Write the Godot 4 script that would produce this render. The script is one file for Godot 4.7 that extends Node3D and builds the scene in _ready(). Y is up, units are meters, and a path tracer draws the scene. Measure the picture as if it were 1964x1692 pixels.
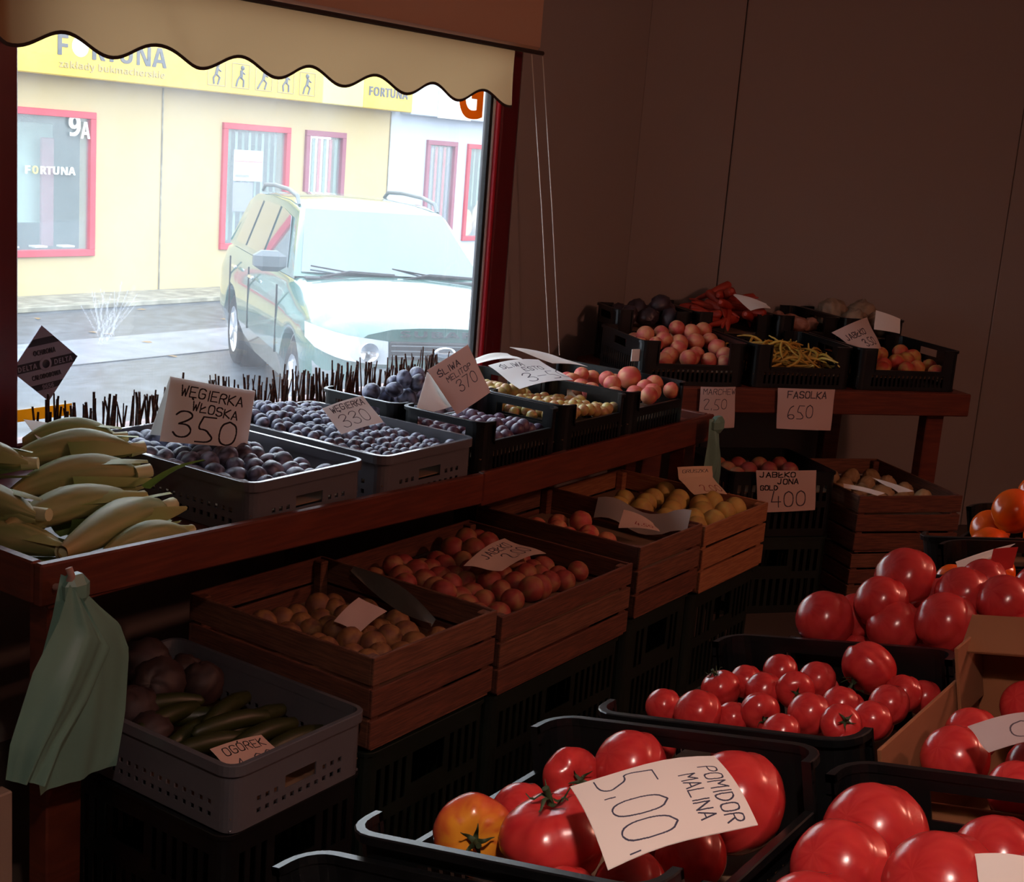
extends Node3D
# A small greengrocer's: produce on a shelf under the shop window, a corner table, a sloping tomato stand, a street outside.

var M = {}
var used = {}
var rng = RandomNumberGenerator.new()
var shared = {}

# ------------------------------------------------------------------ mesh building
class MB:
	var v = PackedVector3Array()
	var n = PackedVector3Array()
	var uv = PackedVector2Array()
	var c = PackedColorArray()
	var ix = PackedInt32Array()
	var xf = Transform3D()
	var col = Color(1, 1, 1)
	var has_col = false

	func tri_(a, b, d, na, nb, nd, ua, ub, ud):
		var k = v.size()
		v.append(a); v.append(b); v.append(d)
		n.append(na); n.append(nb); n.append(nd)
		uv.append(ua); uv.append(ub); uv.append(ud)
		c.append(col); c.append(col); c.append(col)
		ix.append(k); ix.append(k + 2); ix.append(k + 1)

	# corners run counter-clockwise seen from outside
	func quad(a, b, d, e, u0 = Vector2(0, 1), u1 = Vector2(1, 1), u2 = Vector2(1, 0), u3 = Vector2(0, 0)):
		var A = xf * a; var B = xf * b; var D = xf * d; var F = xf * e
		var nn = (D - A).cross(F - B)
		if nn.length() < 1e-12:
			return
		nn = nn.normalized()
		var k = v.size()
		v.append(A); v.append(B); v.append(D); v.append(F)
		for i in 4:
			n.append(nn); c.append(col)
		uv.append(u0); uv.append(u1); uv.append(u2); uv.append(u3)
		ix.append(k); ix.append(k + 2); ix.append(k + 1)
		ix.append(k); ix.append(k + 3); ix.append(k + 2)

	func tri(a, b, d):
		var A = xf * a; var B = xf * b; var D = xf * d
		var nn = (B - A).cross(D - A).normalized()
		tri_(A, B, D, nn, nn, nn, Vector2(0, 0), Vector2(1, 0), Vector2(0, 1))

	# box with chamfered edges
	func box(center, size, ch = 0.003):
		var h = size * 0.5
		ch = min(ch, min(h.x, min(h.y, h.z)) * 0.6)
		for ax in 3:
			var a1 = (ax + 1) % 3
			var a2 = (ax + 2) % 3
			for s in [-1.0, 1.0]:
				var p = []
				for q in [[-1.0, -1.0], [1.0, -1.0], [1.0, 1.0], [-1.0, 1.0]]:
					var w = Vector3()
					w[ax] = s * h[ax]; w[a1] = q[0] * (h[a1] - ch); w[a2] = q[1] * (h[a2] - ch)
					p.append(center + w)
				if s > 0: quad(p[0], p[1], p[2], p[3])
				else: quad(p[3], p[2], p[1], p[0])
		if ch <= 0.0:
			return
		for ax in 3:
			var a1 = (ax + 1) % 3
			var a2 = (ax + 2) % 3
			for s1 in [-1.0, 1.0]:
				for s2 in [-1.0, 1.0]:
					var p = []
					for q in [[-1.0, 0], [1.0, 0], [1.0, 1], [-1.0, 1]]:
						var w = Vector3()
						w[ax] = q[0] * (h[ax] - ch)
						w[a1] = s1 * (h[a1] - (ch if q[1] == 1 else 0.0))
						w[a2] = s2 * (h[a2] - (0.0 if q[1] == 1 else ch))
						p.append(center + w)
					var mid = (p[0] + p[2]) * 0.5 - center
					mid[ax] = 0.0
					if (p[2] - p[0]).cross(p[3] - p[1]).dot(mid) > 0: quad(p[0], p[1], p[2], p[3])
					else: quad(p[3], p[2], p[1], p[0])
		for sx in [-1.0, 1.0]:
			for sy in [-1.0, 1.0]:
				for sz in [-1.0, 1.0]:
					var a = center + Vector3(sx * h.x, sy * (h.y - ch), sz * (h.z - ch))
					var b = center + Vector3(sx * (h.x - ch), sy * h.y, sz * (h.z - ch))
					var d = center + Vector3(sx * (h.x - ch), sy * (h.y - ch), sz * h.z)
					if sx * sy * sz > 0: tri(a, b, d)
					else: tri(a, d, b)

	# flat panel with rectangular holes [x0, x1, y0, y1]; o is its lower left corner on the outer face
	func panel(o, ux, uy, W, H, T, holes):
		var nn = ux.cross(uy).normalized()
		var xs = [0.0, W]
		var ys = [0.0, H]
		for r in holes:
			for q in [r[0], r[1]]:
				if q > 0.0 and q < W and not xs.has(q): xs.append(q)
			for q in [r[2], r[3]]:
				if q > 0.0 and q < H and not ys.has(q): ys.append(q)
		xs.sort(); ys.sort()
		var solid = func(i, j):
			if i < 0 or j < 0 or i >= xs.size() - 1 or j >= ys.size() - 1: return false
			var mx = (xs[i] + xs[i + 1]) * 0.5
			var my = (ys[j] + ys[j + 1]) * 0.5
			for r in holes:
				if mx > r[0] and mx < r[1] and my > r[2] and my < r[3]: return false
			return true
		for i in xs.size() - 1:
			for j in ys.size() - 1:
				if not solid.call(i, j): continue
				var a = o + ux * xs[i] + uy * ys[j]
				var b = o + ux * xs[i + 1] + uy * ys[j]
				var d = o + ux * xs[i + 1] + uy * ys[j + 1]
				var e = o + ux * xs[i] + uy * ys[j + 1]
				var k = -nn * T
				quad(a, b, d, e, Vector2(xs[i], -ys[j]), Vector2(xs[i + 1], -ys[j]), Vector2(xs[i + 1], -ys[j + 1]), Vector2(xs[i], -ys[j + 1]))
				quad(b + k, a + k, e + k, d + k)
				if not solid.call(i - 1, j): quad(a + k, a, e, e + k)
				if not solid.call(i + 1, j): quad(b, b + k, d + k, d)
				if not solid.call(i, j - 1): quad(a + k, b + k, b, a)
				if not solid.call(i, j + 1): quad(e, d, d + k, e + k)

	# smooth grid of rows x cols points; colours optional per point
	func grid(rows, wrap = false, cols = null, flip = false):
		var R = rows.size()
		var C = rows[0].size()
		var k0 = v.size()
		var nr = []
		for r in R:
			for q in C:
				v.append(xf * rows[r][q])
				uv.append(Vector2(float(q) / max(1, C - 1), float(r) / max(1, R - 1)))
				c.append(cols[r][q] if cols != null else col)
				n.append(Vector3())
		for r in R - 1:
			for q in (C if wrap else C - 1):
				var a = k0 + r * C + q
				var b = k0 + r * C + (q + 1) % C
				var d = k0 + (r + 1) * C + (q + 1) % C
				var e = k0 + (r + 1) * C + q
				if flip:
					var t = b; b = e; e = t
				for tr in [[a, b, d], [a, d, e]]:
					var nn = (v[tr[1]] - v[tr[0]]).cross(v[tr[2]] - v[tr[0]])
					for w in tr: n[w] += nn
					ix.append(tr[0]); ix.append(tr[2]); ix.append(tr[1])
		for i in range(k0, v.size()):
			n[i] = n[i].normalized() if n[i].length() > 1e-14 else Vector3.UP

	func tube(pts, rad, sides = 8, cap = true):
		var rows = []
		var prev = Vector3.UP
		for i in pts.size():
			var t = (pts[min(i + 1, pts.size() - 1)] - pts[max(i - 1, 0)]).normalized()
			var a = prev - t * prev.dot(t)
			if a.length() < 0.05: a = Vector3.RIGHT - t * t.x
			a = a.normalized(); prev = a
			var b = t.cross(a)
			var rr = rad[i] if rad is Array else rad
			var row = []
			for s in sides:
				var an = TAU * s / sides
				row.append(pts[i] + (a * cos(an) + b * sin(an)) * rr)
			rows.append(row)
		grid(rows, true, null, false)
		if cap:
			for e in [0, pts.size() - 1]:
				var row = rows[e]
				for s in range(1, sides - 1):
					if e == 0: tri(row[0], row[s + 1], row[s])
					else: tri(row[0], row[s], row[s + 1])

	# profile of [radius, height] turned round the y axis
	func lathe(prof, segs = 24, o = Vector3()):
		var rows = []
		for p in prof:
			var row = []
			for s in segs:
				var an = TAU * s / segs
				row.append(o + Vector3(cos(an) * p[0], p[1], sin(an) * p[0]))
			rows.append(row)
		grid(rows, true, null, true)

	# prism of a flat outline (counter-clockwise seen from +nn) pushed back by T
	func prism(pts, nn, T):
		var flat2 = PackedVector2Array()
		var ax = (pts[1] - pts[0]).normalized()
		var ay = nn.cross(ax)
		for p in pts: flat2.append(Vector2(p.dot(ax), p.dot(ay)))
		var t = Geometry2D.triangulate_polygon(flat2)
		for i in range(0, t.size(), 3):
			var a = pts[t[i]]; var b = pts[t[i + 1]]; var d = pts[t[i + 2]]
			if (b - a).cross(d - a).dot(nn) < 0:
				var w = b; b = d; d = w
			tri(a, b, d)
			tri(a - nn * T, d - nn * T, b - nn * T)
		for i in pts.size():
			var a = pts[i]; var b = pts[(i + 1) % pts.size()]
			quad(a - nn * T, b - nn * T, b, a)

	func mesh(m = null):
		var arr = []
		arr.resize(Mesh.ARRAY_MAX)
		arr[Mesh.ARRAY_VERTEX] = v
		arr[Mesh.ARRAY_NORMAL] = n
		arr[Mesh.ARRAY_TEX_UV] = uv
		arr[Mesh.ARRAY_COLOR] = c
		arr[Mesh.ARRAY_INDEX] = ix
		var am = ArrayMesh.new()
		am.add_surface_from_arrays(Mesh.PRIMITIVE_TRIANGLES, arr)
		return am

# ------------------------------------------------------------------ naming and nodes
func numbered(nm):
	if not used.has(nm):
		used[nm] = 0
		return nm
	used[nm] += 1
	return "%s_%03d" % [nm, used[nm]]

func tag(o, label, category, group = "", kind = ""):
	if label: o.set_meta("label", label)
	if category: o.set_meta("category", category)
	if group: o.set_meta("group", group)
	if kind: o.set_meta("kind", kind)
	return o

func thing(nm, label, category, at = Vector3(), basis_ = Basis(), group = ""):
	var o = Node3D.new()
	o.name = numbered(nm)
	add_child(o)
	o.transform = Transform3D(basis_, at)
	return tag(o, label, category, group)

func part(parent, nm, mesh, m, xf = Transform3D(), label = ""):
	var o = MeshInstance3D.new()
	o.name = nm if parent != self else numbered(nm)
	o.mesh = mesh.mesh() if mesh is MB else mesh
	o.material_override = null
	for i in o.mesh.get_surface_count():
		o.set_surface_override_material(i, m)
	parent.add_child(o, true)
	o.transform = xf
	if label: o.set_meta("label", label)
	return o

func solo(nm, mesh, m, label, category, xf = Transform3D(), group = ""):
	return tag(part(self, nm, mesh, m, xf), label, category, group)

func struct_(nm, mesh, m, label = ""):
	var o = part(self, nm, mesh, m)
	o.set_meta("kind", "structure")
	o.set_meta("label", label if label else nm.replace("_", " ") + " of the greengrocer's shop")
	return o

# ------------------------------------------------------------------ materials
func mat(key, col, rough = 0.6, opt = {}):
	var m = StandardMaterial3D.new()
	m.resource_name = key
	m.albedo_color = col
	m.roughness = rough
	for k in opt: m.set(k, opt[k])
	M[key] = m
	return m

func noise_image(seed_, freq, w, h, ca, cb, sx = 1.0, sy = 1.0, oct = 4, sharp = 1.0):
	var f = FastNoiseLite.new()
	f.seed = seed_
	f.noise_type = FastNoiseLite.TYPE_SIMPLEX_SMOOTH
	f.frequency = freq
	f.fractal_octaves = oct
	var im = Image.create(w, h, false, Image.FORMAT_RGBA8)
	for y in h:
		for x in w:
			# wrap round both edges so the tile repeats without a seam
			var ax = TAU * x / w; var ay = TAU * y / h
			var a = f.get_noise_3d(cos(ax) * w * sx / TAU, sin(ax) * w * sx / TAU, cos(ay) * h * sy / TAU + sin(ay) * h * sy * 0.37)
			var t = clamp(0.5 + a * sharp, 0.0, 1.0)
			im.set_pixel(x, y, ca.lerp(cb, t))
	return ImageTexture.create_from_image(im)

func textured(key, tex, rough, scale, opt = {}):
	var m = mat(key, Color(1, 1, 1), rough, {"albedo_texture": tex, "uv1_triplanar": true, "uv1_scale": scale})
	for k in opt: m.set(k, opt[k])
	return m

# ------------------------------------------------------------------ handwriting
const GLYPH = {
	"A": "06 20 46|14 34", "B": "00 06|00 30 41 42 33 03|33 44 45 36 06", "C": "41 30 10 01 05 16 36 45", "D": "00 06 26 44 42 20 00", "E": "40 00 06 46|03 33", "F": "40 00 06|03 33",
	"G": "41 30 10 01 05 16 36 45 43 23", "H": "00 06|40 46|03 43", "I": "20 26", "J": "30 35 26 16 05", "K": "00 06|40 03 46", "L": "00 06 46", "M": "06 00 23 40 46", "N": "06 00 46 40",
	"O": "10 01 05 16 36 45 41 30 10", "P": "06 00 30 41 42 33 03", "R": "06 00 30 41 42 33 03|23 46", "S": "41 30 10 01 02 13 33 44 45 36 16 05", "T": "00 40|20 26", "U": "00 05 16 36 45 40",
	"W": "00 16 22 36 40", "Y": "00 23 40|23 26", "Z": "00 40 06 46", "Ę": "40 00 06 46|03 33|36 27 38", "Ł": "00 06 46|04 32", "Ó": "10 01 05 16 36 45 41 30 10|2z 3y", "Ś": "41 30 10 01 02 13 33 44 45 36 16 05|2z 3y",
	"0": "20 01 05 26 45 41 20", "1": "02 20 26", "2": "01 10 30 41 06 46", "3": "01 10 30 41 32 13|13 33 44 45 36 16 05", "4": "10 04 44|32 36", "5": "10 03 23 34 45 36 06|10 40", "6": "30 11 04 05 16 36 45 34 14 05",
	"7": "00 40 16", "8": "23 01 10 30 41 23 05 16 36 45 23", "9": "42 13 01 10 30 41 44 26", ".": "25 26", "-": "03 43",
}

func strokes(ch):
	var out = []
	if not GLYPH.has(ch): return out
	for s in GLYPH[ch].split("|"):
		var pts = []
		for p in s.split(" "):
			var y = {"z": -0.6, "y": -1.6, "7": 6.8, "8": 7.4}.get(p[1], p[1].to_int())
			pts.append(Vector2(p[0].to_int(), y))
		if ch in "BCDGJOPRSUÓŚ0235689" and pts.size() > 2:
			for it in 2:
				var q = [pts[0]]
				for i in pts.size() - 1:
					q.append(pts[i].lerp(pts[i + 1], 0.25)); q.append(pts[i].lerp(pts[i + 1], 0.75))
				q.append(pts[-1])
				pts = q
		out.append(pts)
	return out

func write(im, text, x, y, w, h, ink, brush = 2, slope = 0.0, gap = 1.35):
	var cx = x
	for ch in text:
		if ch == " ":
			cx += w * 0.7
			continue
		var jy = rng.randf_range(-0.05, 0.05) * h
		var ws = w * (0.25 if ch == "." else (0.45 if ch == "I" else 1.0))
		for st in strokes(ch):
			for i in st.size() - 1:
				var a = Vector2(cx + st[i].x / 4.0 * ws + (6 - st[i].y) * w * 0.012, y + jy + st[i].y / 6.0 * h + (cx - x) * slope)
				var b = Vector2(cx + st[i + 1].x / 4.0 * ws + (6 - st[i + 1].y) * w * 0.012, y + jy + st[i + 1].y / 6.0 * h + (cx - x) * slope)
				var k = int(ceil(a.distance_to(b))) + 1
				for t in k + 1:
					var p = a.lerp(b, float(t) / k)
					im.fill_rect(Rect2i(int(p.x - brush * 0.5), int(p.y - brush * 0.5), brush, brush), ink)
		cx += ws * gap if ch != "." else w * 0.55

func card_material(key, paper, lines, w = 320, h = 224):
	var im = Image.create(w, h, false, Image.FORMAT_RGBA8)
	im.fill(paper)
	for l in lines:
		write(im, l[0], l[1], l[2], l[3], l[4], l[5], l[6], l[7] if l.size() > 7 else 0.0)
	return mat(key, Color(1, 1, 1), 0.85, {"albedo_texture": ImageTexture.create_from_image(im), "texture_repeat": false, "backlight_enabled": true, "backlight": Color(0.72, 0.72, 0.72)})

# sheet of paper through four corners (top left, top right, bottom right, bottom left of the writing), curled by k
func sheet(nm, label, q, front, k = 0.004, k2 = 0.0, group = "", cat = "price card"):
	var nx = 10; var ny = 8
	var nn = (q[1] - q[0]).cross(q[3] - q[0]).normalized() * -1.0
	if nn.dot(Vector3(0, 1.66, 0) - q[0]) < 0: nn = -nn
	var base = (q[0] + q[1] + q[2] + q[3]) * 0.25
	var o = thing(nm, label, cat, base, Basis(), group)
	var rows = []
	var back = []
	for j in ny + 1:
		var row = []; var rb = []
		for i in nx + 1:
			var s = float(i) / nx; var t = float(j) / ny
			var p = q[0].lerp(q[1], s).lerp(q[3].lerp(q[2], s), t) - base
			p += nn * (k * sin(PI * s) + k2 * sin(PI * t) + 0.25 * k * sin(TAU * t + s * 3.0))
			row.append(p + nn * 0.0004); rb.append(p - nn * 0.0004)
		rows.append(row); back.append(rb)
	var f = MB.new(); f.grid(rows, false, null, true)
	# make the printed side face the reader
	if f.n[0].dot(nn) < 0:
		f = MB.new(); f.grid(rows, false, null, false)
	part(o, "front", f, front)
	var b = MB.new(); b.grid(back, false, null, false)
	if b.n[0].dot(nn) > 0:
		b = MB.new(); b.grid(back, false, null, true)
	part(o, "back", b, M.paper)
	return o

# ------------------------------------------------------------------ crates
# wall that runs round a rounded rectangle; holes[side] = list of [s0, s1, v0, v1]; sides: 0 +z, 1 +x, 2 -z, 3 -x
func shell(L, D, H, rad, t, holes, flange, rim_h = 0.008):
	var body = MB.new()
	var rim = MB.new()
	var vs = [0.0, H]
	for s in 4:
		for r in holes[s]:
			for q in [r[2], r[3]]:
				if q > 0.0 and q < H and not vs.has(q): vs.append(q)
	vs.sort()
	# path pieces: [a, b, na, nb, side, s0, s1]
	var pieces = []
	var half = [L * 0.5, D * 0.5]
	var dirs = [Vector2(1, 0), Vector2(0, -1), Vector2(-1, 0), Vector2(0, 1)]
	var norms = [Vector2(0, 1), Vector2(1, 0), Vector2(0, -1), Vector2(-1, 0)]
	for s in 4:
		var ln = (L if s % 2 == 0 else D) - 2.0 * rad
		var dist = D * 0.5 if s % 2 == 0 else L * 0.5
		var br = [-ln * 0.5, ln * 0.5]
		for r in holes[s]:
			for q in [r[0], r[1]]:
				if q > -ln * 0.5 and q < ln * 0.5 and not br.has(q): br.append(q)
		br.sort()
		for i in br.size() - 1:
			pieces.append([norms[s] * dist + dirs[s] * br[i], norms[s] * dist + dirs[s] * br[i + 1], norms[s], norms[s], s, br[i], br[i + 1]])
		var cc = norms[s] * (dist - rad) + dirs[s] * (ln * 0.5)
		for i in 5:
			var a0 = PI * 0.5 * i / 5.0; var a1 = PI * 0.5 * (i + 1) / 5.0
			var n0 = norms[s] * cos(a0) + dirs[s] * sin(a0)
			var n1 = norms[s] * cos(a1) + dirs[s] * sin(a1)
			pieces.append([cc + n0 * rad, cc + n1 * rad, n0, n1, -1, 0.0, 0.0])
	var P = pieces.size()
	var solid = func(i, j):
		i = (i + P) % P
		if j < 0 or j >= vs.size() - 1: return false
		var pc = pieces[i]
		if pc[4] < 0: return true
		var ms = (pc[5] + pc[6]) * 0.5; var mv = (vs[j] + vs[j + 1]) * 0.5
		for r in holes[pc[4]]:
			if ms > r[0] and ms < r[1] and mv > r[2] and mv < r[3]: return false
		return true
	for i in P:
		var pc = pieces[i]
		var oa = Vector3(pc[0].x, 0, pc[0].y); var ob = Vector3(pc[1].x, 0, pc[1].y)
		var na = Vector3(pc[2].x, 0, pc[2].y); var nb = Vector3(pc[3].x, 0, pc[3].y)
		var ia = oa - na * t; var ib = ob - nb * t
		for j in vs.size() - 1:
			if not solid.call(i, j): continue
			var lo = Vector3(0, vs[j], 0); var hi = Vector3(0, vs[j + 1], 0)
			body.quad(oa + lo, ob + lo, ob + hi, oa + hi)
			body.quad(ib + lo, ia + lo, ia + hi, ib + hi)
			if not solid.call(i, j + 1):
				body.quad(oa + hi, ob + hi, ib + hi, ia + hi)
				if flange > 0.0:
					var fo = oa + na * flange; var fb = ob + nb * flange
					var fi = ia - na * flange * 0.25; var fj = ib - nb * flange * 0.25
					var up = Vector3(0, vs[j + 1] + 0.0006, 0); var dn = Vector3(0, vs[j + 1] - rim_h, 0)
					var top_hole = vs[j + 1] < H and not solid_top(holes, pc, vs[j + 1], H)
					if vs[j + 1] >= H - 1e-5 or top_hole:
						var e = Vector3(0, 0.0012, 0)
						rim.quad(fo + up - e, fb + up - e, fb * 0.7 + ob * 0.3 + up, fo * 0.7 + oa * 0.3 + up)
						rim.quad(fo * 0.7 + oa * 0.3 + up, fb * 0.7 + ob * 0.3 + up, fj + up, fi + up)
						rim.quad(fo + dn, fb + dn, fb + up - e, fo + up - e)
						rim.quad(fj + dn, fi + dn, fi + up, fj + up)
						rim.quad(fi + dn, fj + dn, fb + dn, fo + dn)
						if not solid.call(i - 1, j): rim.quad(fi + dn, fo + dn, fo + up, fi + up)
						if not solid.call(i + 1, j): rim.quad(fo * 0 + fb + dn, fj + dn, fj + up, fb + up)
			# the upright edges of a dip carry the rim down
			if flange > 0.0:
				var dr = (ob - oa).normalized() * 0.006
				var fo2 = oa + na * flange; var fb2 = ob + nb * flange
				var fi2 = ia - na * flange * 0.25; var fj2 = ib - nb * flange * 0.25
				var l2 = lo - Vector3(0, 0.002, 0); var h2 = hi + Vector3(0, 0.0006, 0)
				if in_dip(holes, pieces[(i + 1) % P], (vs[j] + vs[j + 1]) * 0.5, H):
					rim.quad(fb2 + l2, fj2 + l2, fj2 + h2, fb2 + h2)
					rim.quad(fb2 - dr + l2, fb2 + l2, fb2 + h2, fb2 - dr + h2)
					rim.quad(fj2 + l2, fj2 - dr + l2, fj2 - dr + h2, fj2 + h2)
				if in_dip(holes, pieces[(i + P - 1) % P], (vs[j] + vs[j + 1]) * 0.5, H):
					rim.quad(fi2 + l2, fo2 + l2, fo2 + h2, fi2 + h2)
					rim.quad(fo2 + l2, fo2 + dr + l2, fo2 + dr + h2, fo2 + h2)
					rim.quad(fi2 + dr + l2, fi2 + l2, fi2 + h2, fi2 + dr + h2)
			if not solid.call(i, j - 1): body.quad(ia + lo, ib + lo, ob + lo, oa + lo)
			if not solid.call(i - 1, j): body.quad(ia + lo, oa + lo, oa + hi, ia + hi)
			if not solid.call(i + 1, j): body.quad(ob + lo, ib + lo, ib + hi, ob + hi)
	return [body, rim]

func in_dip(holes, pc, mv, H):
	if pc[4] < 0: return false
	var ms = (pc[5] + pc[6]) * 0.5
	for r in holes[pc[4]]:
		if ms > r[0] and ms < r[1] and mv > r[2] and r[3] >= H: return true
	return false

# whether the opening above height v at this piece reaches the top edge
func solid_top(holes, pc, v, H):
	if pc[4] < 0: return false
	var ms = (pc[5] + pc[6]) * 0.5
	for r in holes[pc[4]]:
		if ms > r[0] and ms < r[1] and abs(r[2] - v) < 1e-5 and r[3] >= H: return false
	return true

func rows_of_holes(len_, size, pitch, v0, rows, vp, skip = 0.0):
	var out = []
	var k = int(floor(len_ * 0.5 / pitch - 0.5))
	for r in rows:
		for i in range(-k, k + 1):
			var s = i * pitch
			if abs(s) < skip and r == rows - 1: continue
			out.append([s - size * 0.5, s + size * 0.5, v0 + r * vp, v0 + r * vp + size])
	return out

func crate_meshes(kind, L, D, H):
	var key = "%s_%.3f_%.3f_%.3f" % [kind, L, D, H]
	if shared.has(key): return shared[key]
	var hs = [[], [], [], []]
	var rad = 0.03
	var fl = 0.006
	var rim_h = 0.009
	if kind == "tray":
		for s in 4:
			var ln = (L if s % 2 == 0 else D) - 0.09
			hs[s] = rows_of_holes(ln, 0.011, 0.0235, 0.022, 2, 0.026, 0.055 if s % 2 == 0 else 0.0)
			if s % 2 == 0: hs[s].append([-0.045, 0.045, 0.046, 0.075])
		fl = 0.007
		rim_h = 0.022
	elif kind == "ends":       # tall rounded ends on -x and +x, low long sides
		rad = 0.035
		for s in [0, 2]:
			hs[s].append([-L * 0.5 + 0.052, L * 0.5 - 0.052, H - 0.055, H + 1.0])
			for i in range(-7, 8): hs[s].append([i * 0.019 - 0.005, i * 0.019 + 0.005, 0.02, H - 0.085])
		for s in [1, 3]:
			hs[s].append([-0.085, 0.085, H - 0.055, H - 0.022])
			for i in range(-5, 6): hs[s].append([i * 0.022 - 0.006, i * 0.022 + 0.006, 0.02, H - 0.075])
	elif kind == "front":      # tall all round but for a dip in the front and back
		for s in [0, 2]:
			hs[s].append([-L * 0.5 + 0.075, L * 0.5 - 0.075, H - 0.085, H + 1.0])
			for i in range(-8, 9): hs[s].append([i * 0.02 - 0.005, i * 0.02 + 0.005, 0.015, H - 0.105])
		for s in [1, 3]:
			hs[s].append([-0.06, 0.06, H - 0.05, H - 0.02])
			for i in range(-7, 8): hs[s].append([i * 0.022 - 0.006, i * 0.022 + 0.006, 0.02, H - 0.075])
	else:                      # deep stacking crate with rows of slots
		for s in 4:
			var ln = (L if s % 2 == 0 else D) - 0.09
			var k = int(ln * 0.5 / 0.03)
			for i in range(-k, k + 1):
				hs[s].append([i * 0.03 - 0.008, i * 0.03 + 0.008, 0.03, H * 0.45])
				if abs(i) > 2: hs[s].append([i * 0.03 - 0.008, i * 0.03 + 0.008, H * 0.55, H - 0.05])
			hs[s].append([-0.06, 0.06, H * 0.62, H - 0.05])
	var sh = shell(L, D, H, rad, 0.0035, hs, fl, rim_h)
	var base = MB.new()
	base.box(Vector3(0, 0.004, 0), Vector3(L - 0.012, 0.006, D - 0.012), 0.001)
	shared[key] = [sh[0].mesh(), sh[1].mesh(), base.mesh()]
	return shared[key]

func crate(nm, label, kind, L, D, H, m, at, basis_ = Basis(), group = "", liner = 0.0, liner_mat = null):
	var o = thing(nm, label, "crate", at, basis_, group)
	var ms = crate_meshes(kind, L, D, H)
	part(o, "wall", ms[0], m)
	part(o, "rim", ms[1], m)
	part(o, "base", ms[2], m)
	if liner > 0.0:
		var b = MB.new()
		b.box(Vector3(0, liner, 0), Vector3(L - 0.016, 0.003, D - 0.016), 0.0)
		part(o, "liner", b, liner_mat if liner_mat else M.pad_paper)
	return o

func wooden_crate(nm, label, L, D, H, at, basis_, woods, rows = 3):
	var o = thing(nm, label, "crate", at, basis_)
	var sh = (H - 0.004) / rows
	var post = MB.new(); post.box(Vector3(0, H * 0.5 - 0.004, 0), Vector3(0.028, H - 0.01, 0.028), 0.003)
	var pm = post.mesh()
	for sx in [-1, 1]:
		for sz in [-1, 1]:
			part(o, "corner_post", pm, woods[1], Transform3D(Basis(), Vector3(sx * (L * 0.5 - 0.023), 0, sz * (D * 0.5 - 0.023))))
	var a = MB.new(); a.box(Vector3(), Vector3(L, sh - 0.009, 0.008), 0.0015)
	var b = MB.new(); b.box(Vector3(), Vector3(0.008, sh - 0.009, D - 0.018), 0.0015)
	var am = a.mesh(); var bm = b.mesh()
	for r in rows:
		for s in [-1, 1]:
			var y = 0.004 + sh * (r + 0.5)
			var tilt = Basis(Vector3(0, 0, 1), rng.randf_range(-0.006, 0.006))
			part(o, "slat", am, woods[rng.randi() % woods.size()], Transform3D(tilt, Vector3(0, y, s * (D * 0.5 - 0.004))))
			part(o, "slat", bm, woods[rng.randi() % woods.size()], Transform3D(Basis(), Vector3(s * (L * 0.5 - 0.004), y, 0)))
	var k = int(D / 0.09)
	var c = MB.new(); c.box(Vector3(), Vector3(L - 0.02, 0.006, D / k - 0.008), 0.001)
	var cm = c.mesh()
	for i in k:
		part(o, "base_slat", cm, woods[0], Transform3D(Basis(), Vector3(0, 0.004, -D * 0.5 + D / k * (i + 0.5))))
	return o

# ------------------------------------------------------------------ fruit
func fruit_grid(fn, rows, segs, colour):
	var rr = []; var cc = []
	for i in rows + 1:
		var ph = PI * (0.001 + 0.998 * i / rows)
		var row = []; var cr = []
		for s in segs:
			var th = TAU * s / segs
			row.append(fn.call(ph, th)); cr.append(colour.call(ph, th))
		rr.append(row); cc.append(cr)
	var m = MB.new()
	m.grid(rr, true, cc, true)
	return m.mesh()

func tomato_mesh(seed_, lobes, amp, flat, green = 0.0, rows = 14, segs = 28):
	var f = FastNoiseLite.new(); f.seed = seed_; f.frequency = 1.3
	var ph0 = seed_ * 0.7
	var shape = func(ph, th):
		var w = pow(sin(ph * 0.5 + 0.15), 0.5) if ph > 1.6 else 1.0
		var r = 1.0 + amp * (cos(lobes * th + ph0) + 0.5 * cos((lobes + 2) * th + ph0 * 2.0)) * exp(-pow((ph - 0.75) / 0.75, 2)) + 0.03 * f.get_noise_3d(cos(th), cos(ph) * 1.2, sin(th))
		var y = cos(ph) * flat - 0.2 * exp(-pow(ph / 0.38, 2)) + 0.06 * exp(-pow((PI - ph) / 0.3, 2))
		return Vector3(cos(th) * sin(ph) * r * w, y, sin(th) * sin(ph) * r * w)
	var tone = func(ph, th):
		var q = f.get_noise_3d(cos(th) * 2.0, ph, sin(th) * 2.0)
		var c = Color(0.40, 0.020, 0.022).lerp(Color(0.50, 0.038, 0.034), 0.5 + q)
		if green > 0.0:
			c = c.lerp(Color(0.62, 0.24, 0.02), clamp(green * exp(-pow(ph / 1.0, 2)) * (1.0 + 1.2 * q), 0, 1))
		return c
	return fruit_grid(shape, rows, segs, tone)

func calyx_mesh():
	var m = MB.new()
	for k in 5:
		var a = TAU * k / 5.0 + 0.2 * (k % 2)
		var d = Vector3(cos(a), 0, sin(a)); var e = Vector3(-sin(a), 0, cos(a))
		var rows = []
		for i in 6:
			var t = i / 5.0
			var p = d * (0.05 + 0.42 * t) + Vector3.UP * (0.80 + 0.10 * t + 0.10 * sin(t * 5.0 + k))
			var w = 0.075 * (1.0 - t * 0.9)
			rows.append([p + e * w, p + Vector3.UP * 0.03, p - e * w])
		m.grid(rows)
	m.tube([Vector3(0, 0.72, 0), Vector3(0.01, 0.9, 0.02), Vector3(0.05, 1.06, 0.05)], [0.07, 0.06, 0.075], 8)
	return m.mesh()

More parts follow.
